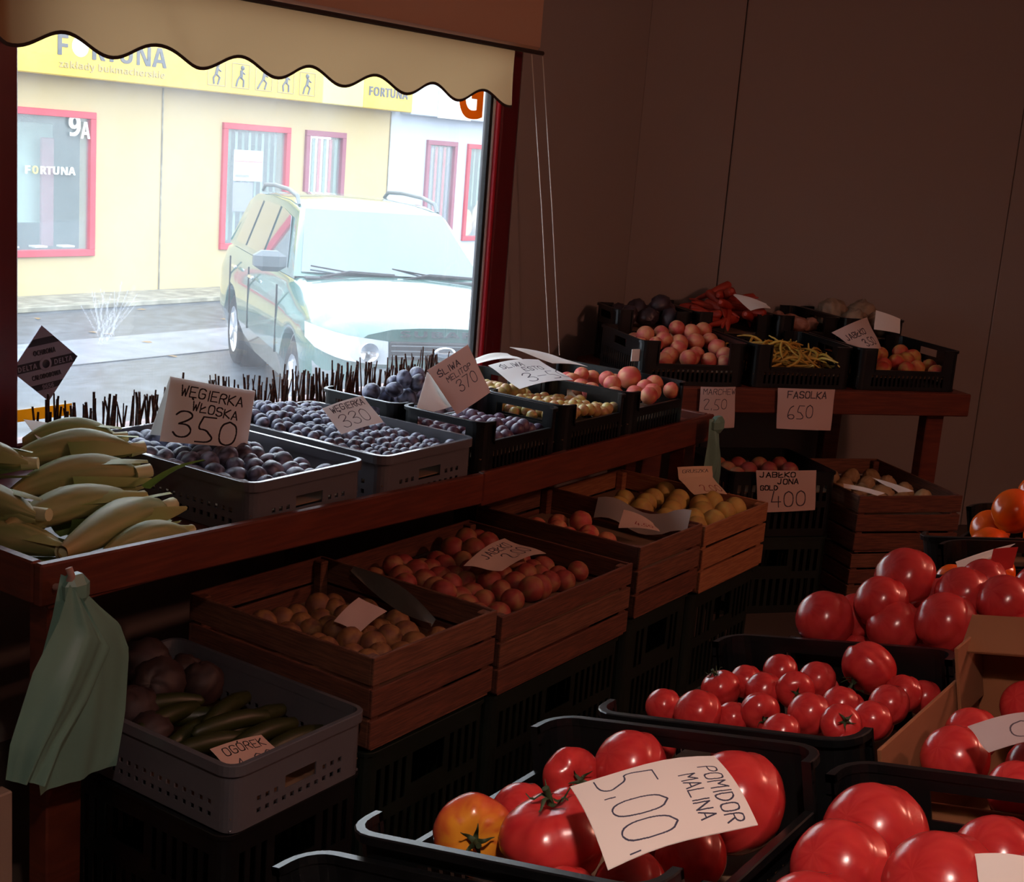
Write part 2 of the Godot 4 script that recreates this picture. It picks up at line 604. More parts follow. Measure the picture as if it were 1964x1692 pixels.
func ball_mesh(seed_, ratio, groove, ca, cb, cd, freq = 1.4, rows = 12, segs = 18):
	var f = FastNoiseLite.new(); f.seed = seed_; f.frequency = freq; f.fractal_octaves = 3
	var shape = func(ph, th):
		var g = 1.0 - groove * exp(-pow(wrapf(th - 1.2, -PI, PI) / 0.22, 2)) * sin(ph)
		var r = g * (1.0 + 0.035 * f.get_noise_3d(cos(th), ph, sin(th)))
		return Vector3(cos(th) * sin(ph) * r, cos(ph) * ratio - 0.12 * exp(-pow(ph / 0.25, 2)) * (1.0 if groove > 0.03 else 0.3), sin(th) * sin(ph) * r)
	var tone = func(ph, th):
		var q = f.get_noise_3d(cos(th) * sin(ph) * 2.0 + 5.0, cos(ph) * 2.0, sin(th) * sin(ph) * 2.0)
		var p = f.get_noise_3d(cos(th) * sin(ph) * 0.7, cos(ph) * 0.7, sin(th) * sin(ph) * 0.7 + 9.0)
		return ca.lerp(cb, clamp(0.5 + 1.5 * q, 0, 1)).lerp(cd, clamp(0.35 + 2.4 * p, 0, 1))
	return fruit_grid(shape, rows, segs, tone)

func lump_mesh(seed_, amp, ca, cb, stretch = 1.0):
	var f = FastNoiseLite.new(); f.seed = seed_; f.frequency = 1.6; f.fractal_octaves = 3
	var shape = func(ph, th):
		var d = Vector3(cos(th) * sin(ph), cos(ph), sin(th) * sin(ph))
		return d * (1.0 + amp * f.get_noise_3dv(d * 1.2)) * Vector3(stretch, 1, 1)
	var tone = func(ph, th):
		return ca.lerp(cb, clamp(0.5 + 1.6 * f.get_noise_3d(cos(th) * sin(ph) * 4.0, cos(ph) * 4.0, sin(th) * sin(ph) * 4.0), 0, 1))
	return fruit_grid(shape, 12, 18, tone)

func random_basis():
	var a = Vector3(rng.randf_range(-1, 1), rng.randf_range(-1, 1), rng.randf_range(0.1, 1))
	return Basis(a.normalized(), rng.randf_range(0, TAU))

# a heap of look-alike fruit over a rectangle; top(x, z) gives the height of their centres
func heap(nm, label, cat, group, meshes, m, r, x0, x1, z0, z1, top, basis_ = Basis(), origin = Vector3(), most = 300, spread = 1.0):
	var count = 0
	var row = 0
	var z = z0 + r
	while z <= z1 - r * 0.8:
		var x = x0 + r + (r * spread if row % 2 == 1 else 0.0)
		while x <= x1 - r * 0.8:
			if count < most:
				var p = Vector3(x + rng.randf_range(-0.3, 0.3) * r, 0, z + rng.randf_range(-0.3, 0.3) * r)
				p.y = top.call(p.x, p.z) + rng.randf_range(-0.35, 0.35) * r
				var s = r * rng.randf_range(0.9, 1.1)
				solo(nm, meshes[rng.randi() % meshes.size()], m, label, cat, Transform3D(random_basis().scaled(Vector3.ONE * s), origin + basis_ * p), group)
				count += 1
			x += r * 2.0 * spread
		z += r * 1.75 * spread
		row += 1

func V(x, y, z):
	return Vector3(x, y, z)

# ------------------------------------------------------------------ the scene
func _ready():
	rng.seed = 20412
	# camera
	var cam = Camera3D.new()
	cam.name = "camera"
	add_child(cam)
	var cr = V(0.56963, 0.077598, 0.81823); var cf = V(0.81148, -0.21111, -0.54491)
	cam.transform = Transform3D(Basis(cr, cr.cross(cf), -cf), V(0, 1.66, 0)).orthonormalized()
	cam.fov = 36.18
	cam.near = 0.05
	cam.far = 200.0
	cam.current = true
	# overcast sky
	var env = Environment.new()
	var sky = Sky.new()
	var sm = ProceduralSkyMaterial.new()
	sm.sky_top_color = Color(0.88, 0.94, 1.0)
	sm.sky_horizon_color = Color(0.93, 0.97, 1.0)
	sm.ground_horizon_color = Color(0.60, 0.60, 0.60)
	sm.ground_bottom_color = Color(0.45, 0.45, 0.45)
	sky.sky_material = sm
	env.background_mode = Environment.BG_SKY
	env.sky = sky
	env.background_energy_multiplier = 7.0
	env.tonemap_mode = Environment.TONE_MAPPER_LINEAR
	env.tonemap_exposure = 1.0
	env.sdfgi_enabled = true
	env.ssao_enabled = true
	env.ssil_enabled = true
	var we = WorldEnvironment.new()
	we.name = "environment"
	we.environment = env
	add_child(we)
	# two shaded lamps hang from the ceiling
	make_materials()
	pendant_lamp(V(0.30, 2.40, -0.10), 1.7, Color(1.0, 0.88, 0.84), "enamel pendant lamp hanging over the aisle beside the tomato stand")
	globe_lamp(V(3.30, 2.34, 0.95), 1.45, Color(1.0, 0.68, 0.575), "opal globe lamp hanging behind the yellow tomatoes")
	room()
	shop_window()
	street()
	car()
	window_shelf()
	window_shelf_goods()
	lower_crates()
	corner_table()
	tomato_stand()
	small_things()

func make_materials():
	mat("plaster", Color(0.56, 0.52, 0.50), 0.9)
	mat("floor_tile", Color(0.30, 0.26, 0.23), 0.6)
	mat("ceiling_white", Color(0.82, 0.81, 0.79), 0.9)
	mat("maroon", Color(0.36, 0.055, 0.085), 0.35)
	mat("maroon_lit", Color(0.66, 0.10, 0.16), 0.35)
	mat("rubber", Color(0.05, 0.05, 0.055), 0.7)
	mat("paper", Color(0.93, 0.91, 0.88), 0.85, {"backlight_enabled": true, "backlight": Color(0.72, 0.72, 0.72)})
	mat("grey_plastic", Color(0.37, 0.365, 0.385), 0.18)
	mat("black_plastic", Color(0.045, 0.05, 0.055), 0.33)
	mat("green_plastic", Color(0.035, 0.085, 0.055), 0.45)
	mat("pad_paper", Color(0.46, 0.36, 0.27), 0.9)
	mat("cardboard", Color(0.50, 0.30, 0.17), 0.85)
	var w1 = noise_image(3, 0.06, 256, 256, Color(0.33, 0.135, 0.085), Color(0.42, 0.19, 0.115), 0.25, 1.6, 4, 1.2)
	textured("table_wood", w1, 0.42, V(1.4, 1.4, 1.4))
	var w2 = noise_image(4, 0.05, 256, 256, Color(0.35, 0.21, 0.15), Color(0.48, 0.30, 0.21), 0.25, 2.0, 5, 1.3)
	textured("crate_wood_a", w2, 0.75, V(3, 3, 3))
	var w3 = noise_image(5, 0.05, 256, 256, Color(0.31, 0.17, 0.12), Color(0.45, 0.25, 0.17), 0.25, 2.0, 5, 1.3)
	textured("crate_wood_b", w3, 0.75, V(3, 3, 3))
	var w4 = noise_image(6, 0.05, 256, 256, Color(0.54, 0.33, 0.21), Color(0.66, 0.44, 0.28), 0.25, 2.0, 5, 1.2)
	textured("crate_wood_c", w4, 0.7, V(3, 3, 3))
	var tw = noise_image(7, 0.09, 128, 128, Color(0.16, 0.075, 0.045), Color(0.34, 0.19, 0.11), 0.4, 1.4, 3, 1.3)
	textured("bark", tw, 0.85, V(6, 6, 6))
	mat("tomato_skin", Color(1, 1, 1), 0.24, {"vertex_color_use_as_albedo": true, "subsurf_scatter_enabled": true, "subsurf_scatter_strength": 0.06, "metallic_specular": 0.5})
	mat("fruit_skin", Color(1, 1, 1), 0.62, {"vertex_color_use_as_albedo": true})
	mat("plum_skin", Color(1, 1, 1), 0.42, {"vertex_color_use_as_albedo": true})
	mat("calyx", Color(0.16, 0.21, 0.09), 0.7)
	mat("husk", Color(1, 1, 1), 0.55, {"vertex_color_use_as_albedo": true})
	mat("wire", Color(0.6, 0.6, 0.6), 0.3, {"metallic": 0.9})
	mat("cord_white", Color(0.75, 0.70, 0.66), 0.7)
	mat("bag_green", Color(0.43, 0.58, 0.52), 0.4, {"backlight_enabled": true, "backlight": Color(0.25, 0.33, 0.3)})
	mat("glass", Color(0.9, 0.95, 0.95, 0.06), 0.02, {"transparency": BaseMaterial3D.TRANSPARENCY_ALPHA, "metallic_specular": 0.5})

func lamp_light(o, energy, col, size):
	var l = OmniLight3D.new()
	l.name = "lamp_light"
	o.add_child(l)
	l.position = V(0, -0.01, 0)
	l.light_color = col
	l.light_energy = energy
	l.light_size = size
	l.omni_range = 14.0
	l.omni_attenuation = 2.0
	l.shadow_enabled = true

# bulb in an unseen enamel shade, deepened to narrow its cone of light
func pendant_lamp(at, energy, col, label):
	var o = thing("pendant_lamp", label, "lamp", at)
	var s = MB.new()
	s.lathe([[0.165, -0.135], [0.168, -0.13], [0.155, -0.04], [0.12, 0.04], [0.06, 0.09], [0.03, 0.11], [0.022, 0.14]], 32)
	s.lathe([[0.162, -0.133], [0.15, -0.04], [0.115, 0.037], [0.055, 0.085], [0.001, 0.09]], 32)
	mat("enamel", Color(0.75, 0.73, 0.68), 0.4)
	part(o, "lamp_shade", s, M.enamel)
	var c = MB.new(); c.tube([V(0, 0.12, 0), V(0, 2.75 - at.y, 0)], 0.004, 6)
	part(o, "cord", c, M.rubber)
	var b = MB.new()
	b.lathe([[0.001, -0.07], [0.03, -0.062], [0.052, -0.036], [0.056, -0.008], [0.046, 0.022], [0.026, 0.045], [0.016, 0.065]], 20)
	mat("bulb_glow", Color(1, 0.9, 0.8), 0.3, {"emission_enabled": true, "emission": Color(1.0, 0.86, 0.76), "emission_energy_multiplier": 5.0})
	part(o, "bulb", b, M.bulb_glow)
	lamp_light(o, energy, col, 0.055)

# bare opal globe on a short rod
func globe_lamp(at, energy, col, label):
	var o = thing("globe_lamp", label, "lamp", at)
	var g = MB.new()
	var prof = []
	for i in 13:
		var a = PI * (0.01 + 0.9 * i / 12.0)
		prof.append([0.11 * sin(a), -0.11 * cos(a)])
	g.lathe(prof, 28)
	mat("globe_glow", Color(1, 0.85, 0.7), 0.3, {"emission_enabled": true, "emission": Color(1.0, 0.74, 0.58), "emission_energy_multiplier": 3.0})
	part(o, "globe", g, M.globe_glow)
	var c = MB.new(); c.tube([V(0, 0.10, 0), V(0, 2.75 - at.y, 0)], [0.035, 0.012], 10)
	part(o, "rod", c, M.enamel)
	lamp_light(o, energy, col, 0.09)

# ------------------------------------------------------------------ room
const KX = 5.18
const KZ = -2.95
const UX = 0.788
const UZ = 0.616

func bk(u, y, n):   # a point by its run along the slanting back wall, height and distance from it
	return V(KX + UX * u - UZ * n, y, KZ + UZ * u + UX * n)

func bk_basis():
	return Basis(V(UX, 0, UZ), V(0, 1, 0), V(-UZ, 0, UX))

func room():
	var f = MB.new(); f.box(V(3.4, -0.06, -0.4), V(10.4, 0.12, 5.7), 0.0)
	struct_("floor", f, M.floor_tile)
	var c = MB.new(); c.box(V(3.4, 2.81, -0.4), V(10.4, 0.12, 5.7), 0.0)
	struct_("ceiling", c, M.ceiling_white)
	# window wall, inner face at z = -2.95, opening for the shop window
	var w = MB.new()
	w.panel(V(-1.7, 0, -2.95), V(1, 0, 0), V(0, 1, 0), 6.95, 2.75, 0.07, [[1.95 + 1.7, 4.265 + 1.7, 0.745, 2.36]])
	struct_("wall_window", w, M.plaster)
	# back wall of upright panels with open joints
	var root = Node3D.new()
	root.name = "wall_back"
	add_child(root)
	root.set_meta("kind", "structure")
	root.set_meta("label", "brownish panelled back wall with upright joints behind the corner table")
	var us = [0.0, 0.445, 1.923, 3.3, 4.05]
	for i in 4:
		var p = MB.new()
		p.box(V((us[i] + us[i + 1]) * 0.5, 1.375, -0.05), V(us[i + 1] - us[i] - 0.005, 2.75, 0.1), 0.003)
		part(root, "wall_panel", p, M.plaster, Transform3D(bk_basis(), bk(0, 0, 0)))
	var bb = MB.new()
	bb.box(V(2.0, 1.375, -0.115), V(4.3, 2.75, 0.02), 0.0)
	part(root, "backing", bb, M.rubber, Transform3D(bk_basis(), bk(0, 0, 0)))
	var r = MB.new(); r.box(V(8.45, 1.375, 0.9), V(0.2, 2.75, 3.0), 0.0)
	struct_("wall_right", r, M.plaster)
	var re = MB.new(); re.box(V(3.4, 1.375, 2.35), V(10.3, 2.75, 0.2), 0.0)
	struct_("wall_rear", re, M.plaster)
	var le = MB.new(); le.box(V(-1.7, 1.375, -0.35), V(0.2, 2.75, 5.4), 0.0)
	struct_("wall_left", le, M.plaster)

# ------------------------------------------------------------------ shop window
func shop_window():
	var o = Node3D.new()
	o.name = "window_1"
	add_child(o)
	o.set_meta("kind", "structure")
	o.set_meta("label", "large shop window with a dark red frame and dusty glass")
	var f = MB.new()
	f.box(V(2.03, 1.555, -2.985), V(0.16, 1.60, 0.07), 0.006)
	part(o, "frame", f, M.maroon)
	f = MB.new(); f.box(V(4.213, 1.555, -2.985), V(0.104, 1.60, 0.07), 0.006)
	part(o, "frame", f, M.maroon)
	f = MB.new(); f.box(V(3.10, 0.785, -2.985), V(2.1, 0.06, 0.07), 0.006)
	part(o, "frame", f, M.maroon)
	f = MB.new(); f.box(V(3.10, 2.32, -2.985), V(2.1, 0.08, 0.07), 0.006)
	part(o, "frame", f, M.maroon)
	# inner bead, its lit edge painted in as lighter maroon, and black rubber seal
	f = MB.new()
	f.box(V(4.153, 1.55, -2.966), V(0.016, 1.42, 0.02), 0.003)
	part(o, "glazing_bead", f, M.maroon_lit)
	f = MB.new()
	f.box(V(4.139, 1.55, -2.985), V(0.012, 1.42, 0.03), 0.002)
	mat("pale_seal", Color(0.75, 0.76, 0.78), 0.4)
	part(o, "glazing_bead", f, M.pale_seal)
	f = MB.new()
	f.box(V(4.126, 1.55, -2.99), V(0.016, 1.42, 0.03), 0.002)
	part(o, "seal", f, M.rubber)
	var g = MB.new()
	g.box(V(3.115, 1.55, -2.99), V(2.01, 1.47, 0.006), 0.0)
	part(o, "pane", g, M.glass)
	# film of dust and wiping smears on the outside of the glass
	var im = Image.create(512, 384, false, Image.FORMAT_RGBA8)
	var nz = FastNoiseLite.new(); nz.seed = 12; nz.frequency = 0.006; nz.fractal_octaves = 4
	var nf = FastNoiseLite.new(); nf.seed = 5; nf.frequency = 0.06; nf.fractal_octaves = 3
	for y in 384:
		for x in 512:
			var a = 0.14 + 0.10 * nz.get_noise_2d(x, y * 0.7) + 0.02 * nf.get_noise_2d(x, y)
			im.set_pixel(x, y, Color(0.95, 0.97, 1.0, clamp(a, 0.05, 0.7)))
	# fan of wiping streaks
	for k in 26:
		var x0 = 78.0 + rng.randf_range(-8, 8); var y0 = 318.0 + rng.randf_range(-10, 6)
		var an = rng.randf_range(-2.2, -0.5)
		var ln = rng.randf_range(15, 42)
		for t in int(ln * 2):
			var px = int(x0 + cos(an) * t * 0.5); var py = int(y0 + sin(an) * t * 0.5)
			if px >= 0 and px < 512 and py >= 0 and py < 384:
				var c = im.get_pixel(px, py)
				im.set_pixel(px, py, Color(c.r, c.g, c.b, min(0.6, c.a + 0.10)))
	mat("dust", Color(1, 1, 1), 0.9, {"transparency": BaseMaterial3D.TRANSPARENCY_ALPHA, "albedo_texture": ImageTexture.create_from_image(im), "texture_repeat": false, "backlight_enabled": true, "backlight": Color(1, 1, 1), "cull_mode": BaseMaterial3D.CULL_DISABLED})
	var d = MB.new()
	d.quad(V(2.11, 0.815, -2.9945), V(4.12, 0.815, -2.9945), V(4.12, 2.285, -2.9945), V(2.11, 2.285, -2.9945))
	part(o, "dust_film", d, M.dust)
	# sill board inside
	var s = MB.new()
	s.box(V(3.1, 0.742, -2.875), V(2.32, 0.026, 0.21), 0.004)
	struct_("trim_1", s, M.maroon, "dark red inner sill board under the shop window")
	blind()

func blind():
	var o = thing("scalloped_blind", "tan cloth window blind with a scalloped hem and dark edging", "blind", V(3.0, 1.8, -2.845))
	mat("blind_cloth", Color(0.62, 0.48, 0.31), 0.85, {"backlight_enabled": true, "backlight": Color(0.55, 0.45, 0.32)})
	mat("blind_band", Color(0.20, 0.16, 0.14), 0.85)
	mat("header_cloth", Color(0.74, 0.60, 0.50), 0.85)
	var rows = []
	var N = 160
	for j in 7:
		var row = []
		for i in N + 1:
			var x = 1.76 + (4.135 - 1.76) * i / N
			var yl = 1.8275 - 0.0225 * cos(TAU * (x - 2.304) / 0.2895)
			var y = lerp(2.01, yl, j / 6.0)
			var zz = 0.006 * sin(x * 9.0 + j * 0.3) * j / 6.0 + 0.018 * exp(-pow((x - 2.42 - (2.01 - y) * 0.5) / 0.06, 2)) * (0.4 + j / 10.0)
			if x < 2.0: zz += (2.0 - x) * 0.6
			if x > 4.06: zz -= (x - 4.06) * 0.9
			row.append(V(x - 3.0, y - 1.8, zz))
		rows.append(row)
	var c = MB.new(); c.grid(rows, false, null, true)
	part(o, "valance", c, M.blind_cloth)
	var e = MB.new()
	var pts = []
	for p in rows[6]: pts.append(p)
	var er = []
	for k in 2:
		var row = []
		for p in pts: row.append(p + V(0, 0.004 - 0.009 * k, 0.0015))
		er.append(row)
	e.grid(er, false, null, true)
	er = []
	for k in 2:
		var row = []
		for p in pts: row.append(p + V(0, -0.005 + 0.009 * k, -0.0015))
		er.append(row)
	e.grid(er, false, null, true)
	part(o, "hem_edging", e, M.blind_band)
	var b = MB.new(); b.box(V(-0.02, 0.205, 0.004), V(2.50, 0.014, 0.02), 0.004)
	part(o, "fold_band", b, M.blind_band)
	b = MB.new(); b.box(V(-0.02, 0.38, -0.04), V(2.50, 0.33, 0.075), 0.01)
	part(o, "header", b, M.header_cloth)
	for q in [[V(4.10, 1.99, -2.80), V(4.29, 0.90, -2.74)], [V(4.17, 1.99, -2.80), V(4.36, 0.90, -2.74)]]:
		var t = MB.new()
		t.tube([q[0] - V(3.0, 1.8, -2.845), q[0].lerp(q[1], 0.5) - V(3.0, 1.8, -2.845) + V(0.006, 0, 0), q[1] - V(3.0, 1.8, -2.845)], 0.0022, 6)
		part(o, "pull_cord", t, M.cord_white)

# ------------------------------------------------------------------ street
const GY = -0.37

func text_part(parent, nm, txt, m, lb, width, height, basis_ = Basis(), depth = 0.01):
	var t = TextMesh.new()
	var f = SystemFont.new()
	f.font_names = PackedStringArray(["Droid Sans"])
	f.font_weight = 700
	t.font = f
	t.text = txt
	t.font_size = 64
	t.pixel_size = 0.01
	t.depth = 0.2
	t.horizontal_alignment = HORIZONTAL_ALIGNMENT_LEFT
	var bb = t.get_aabb()
	var s = V(width / bb.size.x, height / bb.size.y, depth / max(bb.size.z, 0.001))
	var o = MeshInstance3D.new()
	o.name = nm
	o.mesh = t
	o.set_surface_override_material(0, m)
	for i in t.get_surface_count(): o.set_surface_override_material(i, m)
	parent.add_child(o, true)
	o.transform = Transform3D(basis_, lb) * Transform3D(Basis().scaled(s), -bb.position * s)
	return o

func bars(x0, x1, y0, y1, z, w, d):
	var m = MB.new()
	m.box(V((x0 + x1) * 0.5, y1 - w * 0.5, z), V(x1 - x0, w, d), 0.005)
	m.box(V((x0 + x1) * 0.5, y0 + w * 0.5, z), V(x1 - x0, w, d), 0.005)
	m.box(V(x0 + w * 0.5, (y0 + y1) * 0.5, z), V(w, y1 - y0 - 2 * w, d), 0.005)
	m.box(V(x1 - w * 0.5, (y0 + y1) * 0.5, z), V(w, y1 - y0 - 2 * w, d), 0.005)
	return m

func street():
	var as_ = noise_image(21, 0.05, 256, 256, Color(0.20, 0.225, 0.25), Color(0.33, 0.36, 0.39), 1.0, 1.0, 5, 1.0)
	textured("asphalt", as_, 0.38, V(0.35, 0.35, 0.35), {"uv1_world_triplanar": true})
	var pv = noise_image(22, 0.05, 128, 128, Color(0.42, 0.40, 0.34), Color(0.62, 0.60, 0.52), 1.0, 1.0, 5, 1.0)
	textured("pavement_concrete", pv, 0.8, V(0.6, 0.6, 0.6), {"uv1_world_triplanar": true})
	var g = MB.new(); g.box(V(14, GY - 0.1, -17.2), V(60, 0.2, 28), 0.0)
	var go = struct_("ground", g, M.asphalt, "wet grey asphalt street outside the shop window")
	var lp = noise_image(23, 0.05, 128, 128, Color(0.40, 0.43, 0.47), Color(0.51, 0.54, 0.58), 1.0, 1.0, 5, 1.0)
	textured("pale_asphalt", lp, 0.3, V(0.4, 0.4, 0.4), {"uv1_world_triplanar": true})
	var p = MB.new(); p.box(V(12, GY + 0.0015, -9.70), V(40, 0.003, 1.05), 0.0)
	part(go, "repair_strip", p, M.pale_asphalt)
	p = MB.new(); p.box(V(12, GY + 0.03, -12.22), V(40, 0.06, 0.76), 0.01)
	struct_("pavement", p, M.pavement_concrete, "narrow concrete pavement along the foot of the shops opposite")
	mat("road_gap", Color(0.12, 0.12, 0.12), 0.9)
	p = MB.new(); p.box(V(10.0, GY + 0.003, -9.16), V(14, 0.004, 0.03), 0.0)
	part(go, "tar_joint", p, M.road_gap)
	# fallen leaves on the asphalt
	mat("leaf_yellow", Color(0.55, 0.42, 0.20), 0.8)
	for i in 26:
		var q = V(rng.randf_range(6.0, 10.5), GY + 0.006, rng.randf_range(-11.6, -7.6))
		var m = MB.new()
		m.xf = Transform3D(Basis(Vector3.UP, rng.randf() * TAU), Vector3())
		m.grid([[V(-0.05, 0, 0), V(-0.02, 0.006, 0.03), V(0.03, 0.004, 0.02), V(0.06, 0, 0)], [V(-0.05, 0, 0), V(-0.02, 0.001, -0.03), V(0.03, 0.005, -0.025), V(0.06, 0, 0)]], false, null, true)
		solo("fallen_leaf", m, M.leaf_yellow, "small yellowed leaf lying on the wet asphalt", "leaf", Transform3D(Basis(), q), "fallen leaves on the street")

	# cream shop
	mat("cream_wall", Color(0.72, 0.645, 0.48), 0.85)
	mat("white_wall", Color(0.70, 0.73, 0.77), 0.85)
	mat("shop_red", Color(0.72, 0.20, 0.26), 0.5)
	mat("shop_dark", Color(0.27, 0.28, 0.31), 0.7)
	mat("shop_glass", Color(0.80, 0.88, 0.88, 0.12), 0.03, {"transparency": BaseMaterial3D.TRANSPARENCY_ALPHA})
	mat("slat_green", Color(0.45, 0.56, 0.50), 0.8)
	mat("slat_pale", Color(0.62, 0.72, 0.68), 0.8)
	mat("door_maroon", Color(0.55, 0.30, 0.36), 0.6)
	mat("poster_white", Color(0.92, 0.93, 0.95), 0.7)
	mat("poster_grey", Color(0.52, 0.50, 0.58), 0.7)
	var z = -12.6
	var b = thing("shop_building", "cream rendered shop building with red framed windows across the street", "building", V(9, GY, z))
	var w = MB.new()
	w.panel(V(-5.5, 0, 0), V(1, 0, 0), V(0, 1, 0), 11.56, 3.3, 0.25, [[3.2 - 0.0, 6.5 - 0.02, 0.11 - GY, 1.69 - GY], [8.38, 9.55, 0.15 - GY, 1.70 - GY], [9.84, 10.62, -0.30 - GY, 1.69 - GY]])
	part(b, "wall", w, M.cream_wall)
	var rf = MB.new(); rf.box(V(0.27, 3.35, -2.5), V(11.5, 0.1, 5.0), 0.02)
	part(b, "roof", rf, M.shop_dark)
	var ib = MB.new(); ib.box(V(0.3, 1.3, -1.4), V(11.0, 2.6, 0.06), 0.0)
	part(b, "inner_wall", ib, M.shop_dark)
	for x in [1.94, 6.06]:
		var s = MB.new(); s.box(V(x, 1.2, 0.006), V(0.02, 2.4, 0.012), 0.003)
		part(b, "wall_joint", s, M.pavement_concrete)
	# the three openings
	var ops = [[6.7, 9.98, 0.11, 1.69], [11.88, 13.05, 0.15, 1.70], [13.34, 14.12, -0.30, 1.69]]
	for i in 3:
		var q = ops[i]
		var fr = part(b, "window" if i < 2 else "door", bars(q[0] - 9, q[1] - 9, q[2] - GY, q[3] - GY, 0.0, 0.075, 0.08), M.shop_red if i < 2 else M.door_maroon)
		var gl = MB.new(); gl.box(V((q[0] + q[1]) * 0.5 - 9, (q[2] + q[3]) * 0.5 - GY, -0.01), V(q[1] - q[0] - 0.14, q[3] - q[2] - 0.14, 0.008), 0.0)
		part(fr, "pane", gl, M.shop_glass)
		if i == 1:
			for k in 9:
				var s = MB.new(); s.box(Vector3(), V(0.09, q[3] - q[2] - 0.2, 0.006), 0.0)
				part(fr, "blind_slat", s, M.slat_green if k % 2 else M.slat_pale, Transform3D(Basis(Vector3.UP, 0.5), V(q[0] + 0.13 + k * 0.115 - 9, (q[2] + q[3]) * 0.5 - GY, -0.12)))
		if i == 2:
			for k in 6:
				var s = MB.new(); s.box(Vector3(), V(0.055, q[3] - q[2] - 0.2, 0.02), 0.003)
				part(fr, "door_slat", s, M.shop_red if k % 2 == 0 else M.slat_green, Transform3D(Basis(), V(q[0] + 0.115 + k * 0.11 - 9, (q[2] + q[3]) * 0.5 - GY, -0.05)))
		if i == 0:
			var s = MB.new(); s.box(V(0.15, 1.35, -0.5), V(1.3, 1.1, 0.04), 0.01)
			part(fr, "van_reflection", s, M.slat_pale)  # pale board stands in for a white van mirrored in the pane
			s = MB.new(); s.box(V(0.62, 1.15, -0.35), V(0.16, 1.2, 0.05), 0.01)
			part(fr, "red_reflection", s, M.door_maroon)  # maroon post stands in for the red part of that reflection
			for k in 3:
				s = MB.new(); s.box(V(-0.02 + k * 0.36, 0.58, -0.12), V(0.16, 0.02, 0.12), 0.003)
				part(fr, "leaflet", s, M.poster_white)
	# poster in the second window
	var po = thing("poster", "white notice poster with a grey lower half behind the shop pane opposite", "poster", V(12.37, 1.0, z - 0.03))
	var pm = MB.new(); pm.box(V(0, 0.19, 0), V(0.50, 0.38, 0.004), 0.0)
	part(po, "upper_sheet", pm, M.poster_white)
	pm = MB.new(); pm.box(V(-0.08, -0.2, 0), V(0.34, 0.36, 0.004), 0.0)
	part(po, "lower_sheet", pm, M.poster_grey)
	pm = MB.new(); pm.box(V(0, 0.24, 0.003), V(0.48, 0.012, 0.002), 0.0)
	part(po, "red_rule", pm, M.shop_red)
	pm = MB.new(); pm.box(V(-0.10, 0.06, 0.003), V(0.24, 0.03, 0.002), 0.0)
	part(po, "grey_bar", pm, M.poster_grey)
	# house number and window lettering
	mat("letter_white", Color(0.95, 0.95, 0.92), 0.5)
	mat("letter_grey", Color(0.30, 0.31, 0.33), 0.5)
	var hn = thing("house_number", "white number 9A in the corner of the shop pane opposite", "number", V(9.62, 1.40, z + 0.02))
	text_part(hn, "digit", "9", M.letter_white, V(0, 0.02, 0), 0.15, 0.23)
	text_part(hn, "letter", "A", M.letter_white, V(0.16, 0.0, 0), 0.12, 0.18)
	var wl = thing("window_lettering", "pale shop name lettering across the pane below the house number", "lettering", V(9.07, 1.0, z + 0.02))
	text_part(wl, "letters", "F", M.letter_white, V(0, 0, 0), 0.06, 0.085)
	mat("letter_yellow", Color(0.85, 0.80, 0.45), 0.5)
	text_part(wl, "letters", "O", M.letter_yellow, V(0.09, 0, 0), 0.07, 0.085)
	text_part(wl, "letters", "RTUNA", M.letter_white, V(0.19, 0, 0), 0.45, 0.085)
	# sign band
	mat("sign_yellow", Color(0.84, 0.70, 0.20), 0.55)
	mat("sign_pale", Color(0.84, 0.77, 0.45), 0.55)
	mat("sign_grey", Color(0.70, 0.74, 0.78), 0.55)
	var sg = thing("shop_sign", "long yellow shop sign with dark lettering and sport pictograms over the cream shop", "sign", V(9, 2.04, z + 0.30))
	var sb = MB.new(); sb.box(V(1.56, 0.36, -0.15), V(5.52, 0.72, 0.30), 0.01)
	part(sg, "board", sb, M.sign_yellow)
	sb = MB.new(); sb.box(V(4.72, 0.36, -0.15), V(0.80, 0.72, 0.30), 0.01)
	part(sg, "pale_board", sb, M.sign_pale)
	sb = MB.new(); sb.box(V(5.64, 0.36, -0.15), V(1.04, 0.72, 0.30), 0.01)
	part(sg, "end_board", sb, M.sign_yellow)
	text_part(sg, "letters", "F", M.letter_grey, V(0.26, 0.21, 0), 0.13, 0.21)
	text_part(sg, "letters", "RTUNA", M.letter_grey, V(0.70, 0.20, 0), 1.02, 0.21)
	var ball = MB.new(); ball.lathe([[0.001, 0.012], [0.08, 0.012], [0.105, 0.006], [0.105, 0.0]], 24)
	part(sg, "ball_emblem", ball, M.letter_white, Transform3D(Basis(Vector3.RIGHT, PI / 2), V(0.545, 0.315, 0)))
	mat("letter_soft", Color(0.62, 0.55, 0.32), 0.6)
	text_part(sg, "small_letters", "zakłady bukmacherskie", M.letter_soft, V(0.28, 0.06, 0), 1.42, 0.10)
	for k in 5:
		var x = 2.34 + k * 0.385
		part(sg, "pictogram_frame", bars(x, x + 0.29, 0.07, 0.36, 0.004, 0.012, 0.008), M.letter_soft)
		var fg = MB.new()
		fg.lathe([[0.001, 0.03], [0.02, 0.02], [0.028, 0], [0.02, -0.02], [0.001, -0.03]], 10, V(x + 0.15 + 0.02 * sin(k), 0.31, 0.006))
		fg.tube([V(x + 0.15, 0.28, 0.006), V(x + 0.13 + 0.02 * (k % 2), 0.20, 0.006)], 0.02, 6)
		fg.tube([V(x + 0.13, 0.21, 0.006), V(x + 0.19, 0.17, 0.006), V(x + 0.16 + 0.03 * (k % 2), 0.09, 0.006)], 0.012, 6)
